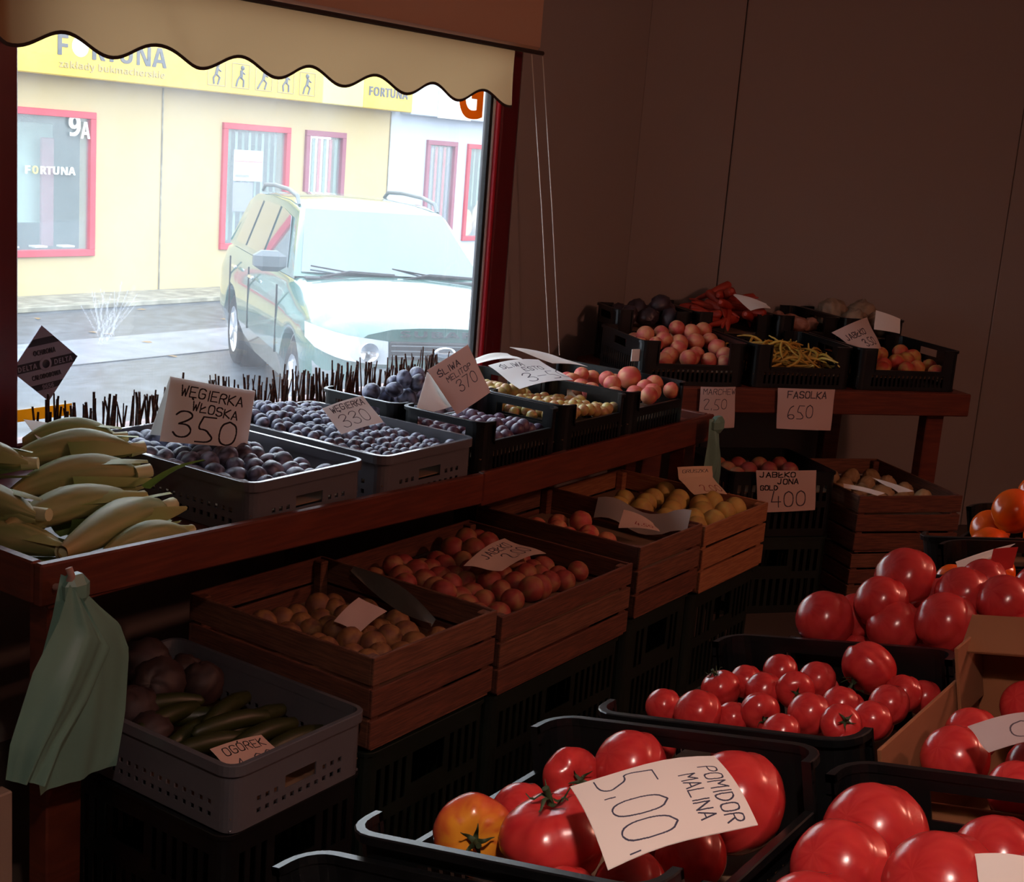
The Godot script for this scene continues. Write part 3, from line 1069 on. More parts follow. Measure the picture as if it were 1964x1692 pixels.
		fg.tube([V(x + 0.13, 0.21, 0.006), V(x + 0.09, 0.16, 0.006), V(x + 0.10 - 0.03 * (k % 3), 0.09, 0.006)], 0.012, 6)
		fg.tube([V(x + 0.15, 0.27, 0.006), V(x + 0.21, 0.24, 0.006)], 0.009, 6)
		part(sg, "pictogram", fg, M.letter_grey)
	text_part(sg, "letters", "FORTUNA", M.letter_grey, V(5.22, 0.17, 0), 0.82, 0.12)
	# white shop
	var wb = thing("shop_building", "white rendered shop building beside the cream one, with a red slatted door", "building", V(15.06, GY, z))
	w = MB.new()
	w.panel(V(0, 0, 0), V(1, 0, 0), V(0, 1, 0), 9.0, 3.3, 0.25, [[0.84, 1.57, -0.30 - GY, 1.69 - GY], [1.84, 3.6, 0.21 - GY, 1.68 - GY]])
	part(wb, "wall", w, M.white_wall)
	rf = MB.new(); rf.box(V(4.5, 3.35, -2.5), V(8.9, 0.1, 5.0), 0.02)
	part(wb, "roof", rf, M.shop_dark)
	ib = MB.new(); ib.box(V(4.5, 1.3, -1.0), V(8.6, 2.6, 0.06), 0.0)
	part(wb, "inner_wall", ib, M.slat_pale)
	var dr = part(wb, "door", bars(0.84, 1.57, -0.30 - GY, 1.69 - GY, 0.0, 0.07, 0.08), M.door_maroon)
	for k in 6:
		var s = MB.new(); s.box(Vector3(), V(0.055, 1.82, 0.02), 0.003)
		part(dr, "door_slat", s, M.shop_red if k % 2 == 0 else M.poster_grey, Transform3D(Basis(), V(0.955 + k * 0.1, 1.06, -0.05)))
	var gl2 = MB.new(); gl2.box(V(1.205, 1.06, -0.01), V(0.6, 1.85, 0.008), 0.0)
	part(dr, "pane", gl2, M.shop_glass)
	var w5 = part(wb, "window", bars(1.84, 3.6, 0.21 - GY, 1.68 - GY, 0.0, 0.07, 0.08), M.shop_red)
	gl2 = MB.new(); gl2.box(V(2.72, 0.945 - GY, -0.01), V(1.64, 1.34, 0.008), 0.0)
	part(w5, "pane", gl2, M.shop_glass)
	for k in 12:
		var s = MB.new(); s.box(Vector3(), V(0.10, 0.9, 0.006), 0.0)
		part(w5, "blind_slat", s, M.slat_pale, Transform3D(Basis(Vector3.UP, 0.5), V(1.98 + k * 0.13, 1.18 - GY, -0.14)))
	var sg2 = thing("shop_sign", "pale grey sign band with a plain white panel on the white shop", "sign", V(15.06, 2.0, z + 0.2))
	sb = MB.new(); sb.box(V(2.9, 0.38, -0.1), V(5.4, 0.72, 0.2), 0.01)
	part(sg2, "board", sb, M.sign_grey)
	sb = MB.new(); sb.box(V(1.2, 0.36, 0.01), V(0.80, 0.70, 0.02), 0.005)
	part(sg2, "white_panel", sb, M.letter_white)
	# goods behind the white shop's pane
	var f1 = lump_mesh(31, 0.3, Color(0.75, 0.35, 0.12), Color(0.8, 0.5, 0.25))
	var f2 = lump_mesh(32, 0.3, Color(0.75, 0.72, 0.66), Color(0.6, 0.45, 0.35))
	solo("shoulder_bag", f1, M.fruit_skin, "orange bag standing behind the red framed pane of the white shop", "bag", Transform3D(Basis().scaled(V(0.17, 0.22, 0.1)), V(17.12, 0.46, z - 0.12)))
	solo("shoulder_bag", f2, M.fruit_skin, "cream patterned bag beside the orange one in the white shop", "bag", Transform3D(Basis().scaled(V(0.17, 0.28, 0.1)), V(17.5, 0.52, z - 0.12)))

# ------------------------------------------------------------------ car
func car():
	var yaw = 2.17411
	var u = V(cos(yaw), 0, sin(yaw))
	var o = thing("car", "dark green estate car with roof rails parked facing the shop window", "car", V(7.599, GY, -6.076), Basis(u, V(0, 1, 0), u.cross(V(0, 1, 0))))
	mat("car_paint", Color(1, 1, 1), 0.22, {"vertex_color_use_as_albedo": true, "clearcoat_enabled": true, "clearcoat": 0.9, "clearcoat_roughness": 0.04})
	mat("car_glass", Color(0.30, 0.36, 0.38), 0.02, {"metallic": 0.5, "metallic_specular": 0.75, "clearcoat_enabled": true, "clearcoat": 1.0, "clearcoat_roughness": 0.02})
	mat("car_black", Color(0.05, 0.05, 0.055), 0.5)
	mat("tyre", Color(0.055, 0.055, 0.06), 0.85)
	mat("alloy", Color(0.80, 0.81, 0.83), 0.3, {"metallic": 0.7})
	mat("chrome", Color(0.85, 0.86, 0.88), 0.12, {"metallic": 0.95})
	mat("lamp_lens", Color(0.90, 0.92, 0.94), 0.06, {"metallic": 0.35, "metallic_specular": 0.8})
	mat("cladding", Color(0.36, 0.39, 0.40), 0.45)
	var green = Color(0.045, 0.125, 0.105)
	var grey = Color(0.14, 0.155, 0.155)
	# lower body, station by station
	var xs = []
	var x = 0.84
	while x > -3.40:
		xs.append(x)
		x -= 0.06
	xs.append(-3.42)
	var hood = func(q):   # height of the centre line of the bonnet or tail
		if q > 0.6: return lerp(0.885, 0.825, pow((q - 0.6) / 0.24, 1.6))
		if q > -0.5: return lerp(1.02, 0.885, pow((q + 0.5) / 1.1, 1.15))
		return 1.02
	var plan = func(q):   # how the plan narrows to the ends
		if q > 0.3: return 1.0 - 0.27 * pow((q - 0.3) / 0.54, 2.6)
		if q < -3.0: return 1.0 - 0.06 * pow((-3.0 - q) / 0.42, 2.0)
		return 1.0
	var rows = []; var cols = []
	for q in xs:
		var yb = 0.24
		for xw in [0.0, -2.525]:
			if abs(q - xw) < 0.365: yb = max(yb, 0.30 + sqrt(0.365 * 0.365 - (q - xw) * (q - xw)))
		var h = hood.call(q); var k = plan.call(q)
		var sh = h - 0.05 - (0.02 if q > 0.5 else 0.0)
		var half = [[yb, 0.80], [max(0.44, yb + 0.015), 0.862], [max(0.441, yb + 0.03), 0.864], [max(0.62, yb + 0.05), 0.868], [min(0.78, sh - 0.04), 0.862], [sh - 0.02, 0.80], [sh + 0.02, 0.72], [h - 0.012, 0.5], [h, 0.25]]
		var row = []; var cl = []
		for p in half:
			row.append(V(q, p[0], p[1] * k)); cl.append(grey if p[0] <= 0.4401 else green)
		row.append(V(q, h + 0.004, 0)); cl.append(green)
		for i in range(half.size() - 1, -1, -1):
			row.append(V(q, half[i][0], -half[i][1] * k)); cl.append(grey if half[i][0] <= 0.4401 else green)
		rows.append(row); cols.append(cl)
	var b = MB.new()
	b.grid(rows, false, cols, false)
	# nose and tail faces
	for e in [0, xs.size() - 1]:
		var row = rows[e]
		for i in range(0, row.size() / 2):
			b.col = cols[e][i + 1]
			var a = row[i]; var d = row[i + 1]; var f = row[row.size() - 2 - i]; var g = row[row.size() - 1 - i]
			if e == 0: b.quad(g, a, d, f)
			else: b.quad(a, g, f, d)
	part(o, "body", b, M.car_paint)
	# greenhouse: belt, shoulder, roof edge, roof
	var st = [[-0.48, 1.0, 1.0], [-0.82, 1.24, 0.0], [-1.15, 1.475, 0.0], [-1.6, 1.515, 0.0], [-2.3, 1.52, 0.0], [-3.0, 1.49, 0.0], [-3.2, 1.42, 0.0], [-3.36, 1.02, 0.0]]
	var gr = []; var gc = []
	for s in st:
		var t = clamp((s[1] - 1.0) / 0.475, 0.0, 1.0)
		var yb = min(0.99, s[1])
		var ze = lerp(0.745, 0.585, t)
		var row = [V(s[0], yb - 0.01, 0.75), V(s[0], lerp(yb, s[1], 0.5), lerp(0.745, ze, 0.5)), V(s[0], s[1] - 0.045 * t, ze + 0.01), V(s[0], s[1] - 0.012 * t, ze - 0.035), V(s[0], s[1] + 0.012 * t, 0.25), V(s[0], s[1] + 0.016 * t, 0)]
		for i in range(4, -1, -1): row.append(row[i] * V(1, 1, -1))
		gr.append(row)
	var gh = MB.new()
	gh.col = green
	gh.grid(gr, false, null, false)
	part(o, "cabin", gh, M.car_paint)
	# glass
	var wsn = (V(-1.15, 1.475, 0) - V(-0.48, 1.0, 0)).cross(V(0, 0, 1)).normalized()
	if wsn.x < 0: wsn = -wsn
	var ws = MB.new()
	var wr = []
	for j in 5:
		var t = 0.05 + 0.9 * j / 4.0
		var row = []
		for i in 9:
			var sx = -1.0 + 2.0 * i / 8.0
			row.append(V(lerp(-0.48, -1.15, t) + 0.045 * (1.0 - sx * sx), lerp(1.0, 1.475, t), sx * lerp(0.70, 0.545, t)) + wsn * 0.008)
		wr.append(row)
	ws.grid(wr, false, null, true)
	if ws.n[0].dot(wsn) < 0:
		ws = MB.new(); ws.grid(wr, false, null, false)
	part(o, "windscreen", ws, M.car_glass)
	for s in [-1, 1]:
		for poly in [[[-0.80, 1.03], [-1.24, 1.385], [-1.66, 1.43], [-1.72, 1.03]], [[-1.80, 1.03], [-1.74, 1.43], [-2.42, 1.435], [-2.52, 1.03]], [[-2.60, 1.03], [-2.50, 1.43], [-2.90, 1.40], [-3.08, 1.03]]]:
			var pts = []
			for p in poly:
				var t = (p[1] - 0.99) / 0.485
				pts.append(V(p[0], p[1], s * (lerp(0.745, 0.592, t) + 0.012)))
			if s > 0: pts.reverse()
			var nn = (pts[1] - pts[0]).cross(pts[2] - pts[0]).normalized()
			if nn.z * s < 0:
				pts.reverse(); nn = -nn
			var m = MB.new(); m.prism(pts, nn, 0.006)
			part(o, "side_window", m, M.car_glass)
	# roof rails
	for s in [-1, 1]:
		var m = MB.new()
		m.tube([V(-1.28, 1.47, s * 0.565), V(-1.36, 1.535, s * 0.565), V(-1.7, 1.568, s * 0.562), V(-2.3, 1.572, s * 0.56), V(-2.75, 1.553, s * 0.558), V(-2.88, 1.50, s * 0.556)], [0.014, 0.018, 0.018, 0.018, 0.018, 0.014], 8)
		part(o, "roof_rail", m, M.cladding)
	# wheels
	for xw in [0.0, -2.525]:
		for s in [-1, 1]:
			var wxf = Transform3D(Basis(Vector3.RIGHT, PI / 2 * s), V(xw, 0.30, s * 0.74))
			var t = MB.new()
			t.lathe([[0.19, -0.09], [0.27, -0.10], [0.295, -0.085], [0.30, -0.05], [0.30, 0.05], [0.295, 0.085], [0.27, 0.10], [0.195, 0.09]], 32)
			var wh = part(o, "wheel", t, M.tyre, wxf)
			var r = MB.new()
			r.lathe([[0.20, 0.095], [0.19, 0.085], [0.175, 0.05], [0.05, 0.055], [0.04, 0.075], [0.001, 0.078]], 24)
			for k in 5:
				var an = TAU * k / 5.0
				r.tube([V(cos(an) * 0.03, 0.07, sin(an) * 0.03), V(cos(an) * 0.185, 0.078, sin(an) * 0.185)], [0.03, 0.022], 6)
			part(wh, "rim", r, M.alloy)
	# dark arch linings
	for xw in [0.0, -2.525]:
		for s in [-1, 1]:
			var m = MB.new()
			m.lathe([[0.36, -0.12], [0.36, 0.10], [0.001, -0.115]], 28)
			part(o, "wheel_arch", m, M.car_black, Transform3D(Basis(Vector3.RIGHT, PI / 2 * s), V(xw, 0.30, s * 0.70)))
	# bumper, grille, lamps
	var bp = MB.new()
	var br = []
	for i in 17:
		var a = -1.0 + 2.0 * i / 16.0
		var zx = a * 0.83
		var xx = 0.93 - 0.30 * pow(abs(a), 5.0) - 0.04 * a * a
		br.append([V(xx - 0.10, 0.56, zx), V(xx - 0.02, 0.555, zx), V(xx, 0.52, zx), V(xx + 0.015, 0.42, zx), V(xx - 0.01, 0.30, zx), V(xx - 0.05, 0.22, zx), V(xx - 0.12, 0.21, zx)])
	bp.grid(br, false, null, true)
	part(o, "bumper", bp, M.cladding)
	var sl = MB.new(); sl.box(V(0.915, 0.36, 0), V(0.03, 0.09, 0.78), 0.01)
	part(o, "bumper_intake", sl, M.car_black)
	var gi = MB.new(); gi.box(V(0.842, 0.675, 0), V(0.03, 0.12, 0.76), 0.012)
	var grille = part(o, "grille", gi, M.car_black)
	for k in 3:
		var m = MB.new(); m.box(V(0.859, 0.64 + k * 0.034, 0), V(0.012, 0.008, 0.74), 0.003)
		part(grille, "grille_bar", m, M.cladding)
	var bd = MB.new(); bd.lathe([[0.001, 0.014], [0.03, 0.014], [0.045, 0.008], [0.05, 0.0]], 24)
	part(o, "badge", bd, M.chrome, Transform3D(Basis(Vector3.FORWARD, PI / 2) * Basis().scaled(V(0.75, 1, 1.5)), V(0.868, 0.672, 0)))
	text_part(o, "bonnet_lettering", "SUBARU", M.chrome, V(0.846, 0.765, 0.31), 0.62, 0.042, Basis(V(0, 0, -1), V(-0.25, 0.97, 0), V(0.97, 0.25, 0)), 0.008)
	for s in [-1, 1]:
		var m = MB.new()
		var hr = []
		for j in 5:
			var t = j / 4.0
			var row = []
			for i in 9:
				var a = i / 8.0
				var zx = lerp(0.39, 0.60, a / 0.4) if a < 0.4 else lerp(0.60, 0.862, pow((a - 0.4) / 0.6, 0.75))
				var xx = 0.868 if a < 0.4 else 0.868 - 0.40 * pow((a - 0.4) / 0.6, 1.7)
				var y0 = lerp(0.585, 0.67, a * a); var y1 = lerp(0.735, 0.80, a)
				if a > 0.9: y0 += 0.03
				row.append(V(xx - 0.02 * t * t, lerp(y0, y1, t), s * zx))
			hr.append(row)
		m.grid(hr, false, null, s > 0)
		var hl = part(o, "headlamp", m, M.lamp_lens)
		var rf2 = MB.new(); rf2.lathe([[0.001, 0.0], [0.03, 0.006], [0.055, 0.02], [0.062, 0.024]], 20)
		part(hl, "reflector", rf2, M.chrome, Transform3D(Basis(Vector3.FORWARD, PI / 2), V(0.862, 0.665, s * 0.52)))
		var fl = MB.new(); fl.lathe([[0.001, 0.01], [0.05, 0.01], [0.06, 0.0]], 18)
		part(o, "fog_lamp", fl, M.lamp_lens, Transform3D(Basis(Vector3.FORWARD, PI / 2), V(0.885, 0.36, s * 0.52)))
		# mirror
		var mr = MB.new()
		mr.xf = Transform3D(Basis().scaled(V(0.06, 0.075, 0.12)), V(-0.66, 1.085, s * 0.90))
		mr.box(Vector3(), V(2, 2, 2), 0.5)
		part(o, "mirror", mr, M.cladding)
		# door handle and door lines
		for dx in [-1.58, -2.40]:
			var hd = MB.new(); hd.box(V(dx, 0.86, s * 0.868), V(0.16, 0.03, 0.03), 0.01)
			part(o, "door_handle", hd, M.chrome)
		for dx in [-0.52, -1.70, -2.62]:
			var dl = MB.new(); dl.box(V(dx, 0.68, s * 0.866), V(0.012, 0.50, 0.012), 0.0)
			part(o, "door_gap", dl, M.car_black)
		# bonnet edge gap
	# wipers
	for k in 2:
		var z0 = 0.62 - 0.62 * k
		var m = MB.new()
		m.tube([V(-0.40, 1.005, z0 - 0.05), V(-0.47, 1.045, z0 - 0.28), V(-0.45, 1.035, z0 - 0.62)], 0.011, 6)
		m.tube([V(-0.53, 1.075, z0), V(-0.455, 1.04, z0 - 0.30), V(-0.44, 1.03, z0 - 0.64)], 0.006, 6)
		part(o, "wiper", m, M.car_black)
	var cw = MB.new(); cw.box(V(-0.43, 0.995, 0), V(0.10, 0.02, 1.36), 0.006)
	part(o, "cowl", cw, M.car_black)

# ------------------------------------------------------------------ shelf under the window
func window_shelf():
	var o = thing("display_table", "long reddish brown wooden display table under the shop window", "table", V(2.94, 0, -2.4))
	var t = MB.new(); t.box(V(0, 0.748, -0.01), V(2.80, 0.024, 0.70), 0.003)
	part(o, "top", t, M.table_wood)
	var f = MB.new()
	f.xf = Transform3D(Basis(Vector3(0, 0, 1), -0.031), V(-0.715, 0.768, 0.336))
	f.box(Vector3(), V(1.42, 0.084, 0.024), 0.004)
	part(o, "front_board", f, M.table_wood)
	f = MB.new(); f.box(V(0.703, 0.742, 0.332), V(1.405, 0.096, 0.024), 0.004)
	part(o, "front_board", f, M.table_wood)
	f = MB.new(); f.box(V(-1.412, 0.790, -0.02), V(0.024, 0.084, 0.68), 0.004)
	part(o, "end_board", f, M.table_wood)
	f = MB.new(); f.box(V(1.392, 0.742, -0.02), V(0.024, 0.096, 0.68), 0.004)
	part(o, "end_board", f, M.table_wood)
	var lg = MB.new(); lg.box(V(0, 0.368, 0), V(0.085, 0.736, 0.06), 0.004)
	var lm = lg.mesh()
	for p in [[-1.33, 0.27], [0.42, 0.0], [1.33, 0.27], [-1.33, -0.32], [0.0, -0.32], [1.33, -0.32]]:
		part(o, "leg", lm, M.table_wood, Transform3D(Basis(), V(p[0], 0, p[1])))

func corn_mesh(seed_, len_, r):
	var f = FastNoiseLite.new(); f.seed = seed_; f.frequency = 0.9
	var m = MB.new()
	var rows = []; var cols = []
	for i in 19:
		var t = i / 18.0
		var rr = r * pow(sin(PI * clamp(0.06 + 0.90 * t, 0, 1)), 0.55) * lerp(0.80, 1.0, sin(t * PI * 0.9))
		if t > 0.93: rr *= 0.8
		var row = []; var cr = []
		for s in 26:
			var th = TAU * s / 26.0
			var ridge = 1.0 + 0.035 * cos(7.0 * th + 4.0 * t + seed_) + 0.06 * f.get_noise_3d(cos(th) * 1.5, t * 3.0, sin(th) * 1.5)
			var bend = V(0, 0.02 * sin(t * PI), 0.012 * sin(t * 2.5 + seed_))
			row.append(V((t - 0.5) * len_, cos(th) * rr * ridge, sin(th) * rr * ridge) + bend)
			var q = clamp(0.5 + 1.2 * f.get_noise_3d(cos(th) * 3.0, t * 2.0 + 7.0, sin(th) * 3.0) + 0.18 * sin(th * 13.0), 0, 1)
			cr.append(Color(0.38, 0.36, 0.15).lerp(Color(0.20, 0.26, 0.09), q).lerp(Color(0.42, 0.26, 0.10), clamp((0.16 - t) * 4.0, 0, 1)))
		rows.append(row); cols.append(cr)
	m.grid(rows, true, cols, true)
	return m.mesh()

func corn(a, b, r, seed_, label):
	var ax = (b - a); var len_ = max(ax.length(), 0.2)
	var dirx = ax.normalized()
	var up = V(0, 1, 0)
	var zz = dirx.cross(up).normalized()
	var bs = Basis(dirx, zz.cross(dirx), zz)
	var o = thing("corn_cob", label, "corn", (a + b) * 0.5, bs, "corn cobs at the end of the window table")
	part(o, "husk", corn_mesh(seed_, len_, r), M.husk)
	# cut stalk end with ragged leaf sheaths
	var s = MB.new()
	s.col = Color(0.62, 0.62, 0.35)
	s.tube([V(len_ * 0.44, 0.0, 0), V(len_ * 0.5 + 0.02, 0.004, 0)], [r * 0.45, r * 0.38], 10)
	part(o, "stalk_end", s, M.husk)
	var l = MB.new()
	for k in 4:
		var an = TAU * k / 4.0 + seed_
		var rows = []
		var cols = []
		for i in 7:
			var t = i / 6.0
			var c = V(lerp(-0.1, 0.53, t) * len_, 0, 0) + V(0, cos(an + t * 0.5), sin(an + t * 0.5)) * r * (1.06 - 0.35 * t * t + (0.25 * t if k == 0 else 0.0))
			var w = V(0, -sin(an + t * 0.5), cos(an + t * 0.5)) * r * 0.55 * (1.0 - t * t * 0.8)
			rows.append([c - w, c + V(0, cos(an), sin(an)) * 0.004, c + w])
			var g = Color(0.16, 0.26, 0.07).lerp(Color(0.42, 0.45, 0.18), t)
			cols.append([g, g, g])
		l.grid(rows, false, cols)
	part(o, "husk_leaf", l, M.husk)

func window_shelf_goods():
	var g_tray = "grey perforated trays on the window table"
	crate("plastic_tray", "grey plastic tray of large dark plums beside the corn", "tray", 0.378, 0.60, 0.128, M.grey_plastic, V(2.28, 0.762, -2.388), Basis(), g_tray, 0.05)
	crate("plastic_tray", "grey plastic tray heaped with small dark plums", "tray", 0.378, 0.60, 0.128, M.grey_plastic, V(2.72, 0.762, -2.376), Basis(), g_tray, 0.05)
	var gb = "black crates on the window table"
	crate("plastic_crate", "black crate with the biggest blue plums against the window", "ends", 0.388, 0.29, 0.165, M.black_plastic, V(3.133, 0.762, -2.522), Basis(), gb, 0.06)
	crate("plastic_crate", "black crate of purple plums below the tilted pink price card", "ends", 0.388, 0.29, 0.165, M.black_plastic, V(3.133, 0.762, -2.215), Basis(), gb, 0.06)
	crate("plastic_crate", "black crate of yellow plums under the white 3 50 card", "ends", 0.37, 0.29, 0.165, M.black_plastic, V(3.54, 0.762, -2.215), Basis(), gb, 0.06)
	crate("plastic_crate", "black crate half covered by loose white papers", "ends", 0.37, 0.29, 0.165, M.black_plastic, V(3.54, 0.762, -2.522), Basis(), gb, 0.06)
	crate("plastic_crate", "black crate of pink peaches at the end of the window table", "ends", 0.39, 0.50, 0.165, M.black_plastic, V(3.94, 0.762, -2.32), Basis(), gb, 0.06)
	var blue = Color(0.020, 0.018, 0.032); var bloom = Color(0.22, 0.235, 0.34); var dusky = Color(0.045, 0.035, 0.06)
	var plums = []
	for i in 5: plums.append(ball_mesh(40 + i, 1.24, 0.05, blue, dusky, bloom, 1.6))
	heap("plum", "large dark blue plum with grey bloom in the grey tray beside the corn", "plum", "large plums in the tray beside the corn", plums, M.plum_skin, 0.0255, 2.105, 2.455, -2.675, -2.105,
		func(x, z): return 0.842 + 0.03 * exp(-(pow((x - 2.28) / 0.14, 2) + pow((z + 2.33) / 0.17, 2))) - 0.012 * clamp((z + 2.3) * 3.0, -1, 1))
	var small = []
	for i in 4: small.append(ball_mesh(50 + i, 1.15, 0.05, blue, dusky, bloom, 1.6, 9, 14))
	heap("small_plum", "small dark plum in the heaped grey tray", "plum", "small plums in the heaped tray", small, M.plum_skin, 0.0178, 2.545, 2.895, -2.665, -2.09,
		func(x, z): return 0.858 + 0.045 * clamp((-2.25 - z) / 0.35, 0, 1) * (1.0 - 0.5 * clamp((x - 2.65) / 0.2, 0, 1)), Basis(), Vector3(), 290)
	# biggest plums
	for q in [[3.026, 0.925, -2.546, 0.028], [3.094, 0.905, -2.556, 0.025], [3.076, 0.935, -2.50, 0.024], [3.109, 0.965, -2.491, 0.025], [3.140, 0.955, -2.464, 0.025], [3.143, 0.905, -2.503, 0.029], [3.168, 0.975, -2.49, 0.024], [3.19, 0.925, -2.524, 0.024], [3.142, 0.94, -2.557, 0.024], [3.05, 0.88, -2.47, 0.027], [3.00, 0.87, -2.52, 0.027], [3.22, 0.90, -2.47, 0.027], [3.25, 0.89, -2.55, 0.027], [3.1, 0.87, -2.43, 0.027], [3.18, 0.87, -2.42, 0.027], [3.07, 0.86, -2.60, 0.027], [3.16, 0.87, -2.60, 0.027], [3.24, 0.86, -2.62, 0.027], [3.27, 0.85, -2.44, 0.027]]:
		solo("round_plum", plums[rng.randi() % 5], M.plum_skin, "biggest round blue plum in the black crate against the window", "plum", Transform3D(random_basis().scaled(Vector3.ONE * q[3] * 0.95), V(q[0], q[1], q[2])), "biggest plums in the black crate")
	var purple = []
	for i in 4: purple.append(ball_mesh(60 + i, 1.12, 0.05, Color(0.05, 0.02, 0.05), Color(0.10, 0.04, 0.08), Color(0.13, 0.11, 0.16), 1.6))
	heap("purple_plum", "purple plum in the black crate below the tilted pink card", "plum", "purple plums in the black crate", purple, M.plum_skin, 0.020, 2.95, 3.315, -2.35, -2.085, func(x, z): return 0.862 + 0.01 * sin(x * 30.0))
	var yel = []
	for i in 4: yel.append(ball_mesh(70 + i, 1.05, 0.04, Color(0.42, 0.36, 0.10), Color(0.50, 0.34, 0.10), Color(0.45, 0.22, 0.12), 1.2))
	heap("yellow_plum", "yellowish plum in the black crate under the white 3 50 card", "plum", "yellow plums in the black crate", yel, M.plum_skin, 0.0185, 3.365, 3.715, -2.35, -2.08, func(x, z): return 0.872 + 0.015 * exp(-pow((x - 3.5) / 0.1, 2)))
	heap("mirabelle", "yellowish plum in the black crate among the loose papers", "plum", "plums among the loose papers", yel, M.plum_skin, 0.020, 3.365, 3.715, -2.65, -2.40, func(x, z): return 0.885 + 0.01 * sin(x * 20.0))
	var peach = []
	for i in 5: peach.append(ball_mesh(80 + i, 0.97, 0.07, Color(0.60, 0.29, 0.12), Color(0.58, 0.16, 0.10), Color(0.50, 0.07, 0.06), 0.9))
	shared["peach"] = peach
	for q in [[4.023, 0.905, -2.43, 0.027], [4.022, 0.905, -2.324, 0.030], [3.95, 0.905, -2.261, 0.031], [4.06, 0.918, -2.258, 0.042], [4.033, 0.895, -2.178, 0.032], [3.90, 0.90, -2.39, 0.030], [4.09, 0.905, -2.175, 0.033], [4.00, 0.895, -2.13, 0.031], [3.92, 0.895, -2.10, 0.030], [4.085, 0.895, -2.105, 0.029], [3.83, 0.89, -2.18, 0.032], [3.83, 0.89, -2.27, 0.032], [3.86, 0.89, -2.33, 0.032], [3.95, 0.885, -2.17, 0.032], [4.09, 0.885, -2.33, 0.032], [4.08, 0.885, -2.42, 0.032], [3.96, 0.885, -2.45, 0.032], [3.82, 0.885, -2.42, 0.032]]:
		solo("peach", peach[rng.randi() % 5], M.fruit_skin, "pink and yellow peach in the crate at the end of the window table", "peach", Transform3D(random_basis().scaled(Vector3.ONE * q[3]), V(q[0], q[1], q[2])), "peaches on the window table")
	# corn
	corn(V(1.639, 0.808, -2.165), V(2.00, 0.815, -2.255), 0.042, 1, "pale green corn cob lying in front of the others, tip towards the table end")
	corn(V(1.60, 0.838, -2.29), V(1.92, 0.845, -2.265), 0.039, 2, "corn cob behind the foremost one, husk yellowing at the tip")
	corn(V(1.70, 0.868, -2.40), V(1.98, 0.885, -2.32), 0.041, 3, "corn cob with ragged stalk end beside the plum tray")
	corn(V(1.75, 0.915, -2.47), V(2.02, 0.92, -2.39), 0.038, 4, "dark green corn cob on top of the pile under the blank card")
	corn(V(1.72, 0.792, -2.115), V(1.95, 0.792, -2.14), 0.030, 5, "thin corn cob lying behind the front board of the table")
	corn(V(1.58, 0.86, -2.50), V(1.66, 0.86, -2.25), 0.036, 6, "corn cob turned end on at the end of the pile")
	corn(V(1.60, 0.93, -2.56), V(1.74, 0.925, -2.40), 0.034, 7, "corn cob lying crosswise high on the pile")
	corn(V(1.56, 0.795, -2.40), V(1.66, 0.80, -2.17), 0.034, 8, "corn cob lying crosswise at the bottom of the pile")
	corn(V(1.84, 0.93, -2.56), V(2.02, 0.935, -2.45), 0.032, 9, "corn cob at the back of the pile next to the twigs")
	var lf = MB.new()
	var rows = []
	for i in 7:
		var t = i / 6.0
		var c = V(1.93, 0.875, -2.25).lerp(V(2.035, 0.935, -2.18), t) - V(1.93, 0.875, -2.25) + V(0, 0.012 * sin(t * PI), 0)
		var w = V(0.35, -0.2, 0.9) * 0.011 * (1.0 - t * 0.75)
		rows.append([c - w, c + V(0, -0.003, 0), c + w])
	lf.col = Color(0.16, 0.34, 0.06)
	lf.grid(rows)
	solo("corn_leaf", lf, M.husk, "bright green leaf blade sticking up between the corn and the plum tray", "leaf", Transform3D(Basis(), V(1.93, 0.875, -2.25)))
	# brushwood strip along the sill
	var o = thing("brushwood_strip", "row of short dark twigs standing along the window sill", "brushwood", V(3.0, 0.757, -2.82))
	var base = MB.new(); base.box(V(0.0, 0.025, 0), V(1.86, 0.05, 0.05), 0.01)
	part(o, "wire_base", base, M.bark)
	for i in 240:
		var x = -0.93 + 1.72 * i / 240.0 + rng.randf_range(-0.008, 0.008)
		var clump = 0.5 + 0.5 * sin(i * 0.24) * sin(i * 0.09 + 1.0)
		var h = 0.12 + 0.045 * rng.randf() + 0.03 * clump
		if rng.randf() < 0.06: h += 0.03
		var m = MB.new()
		var lean = rng.randf_range(-0.025, 0.03)
		var r = rng.randf_range(0.0022, 0.0055)
		m.tube([Vector3(), V(lean * 0.4, h * 0.5, rng.randf_range(-0.006, 0.006)), V(lean, h, rng.randf_range(-0.01, 0.01))], [r, r * 0.95, r * 0.7], 5)
		part(o, "twig", m, M.bark, Transform3D(Basis(), V(x, 0.02, rng.randf_range(-0.018, 0.018))))

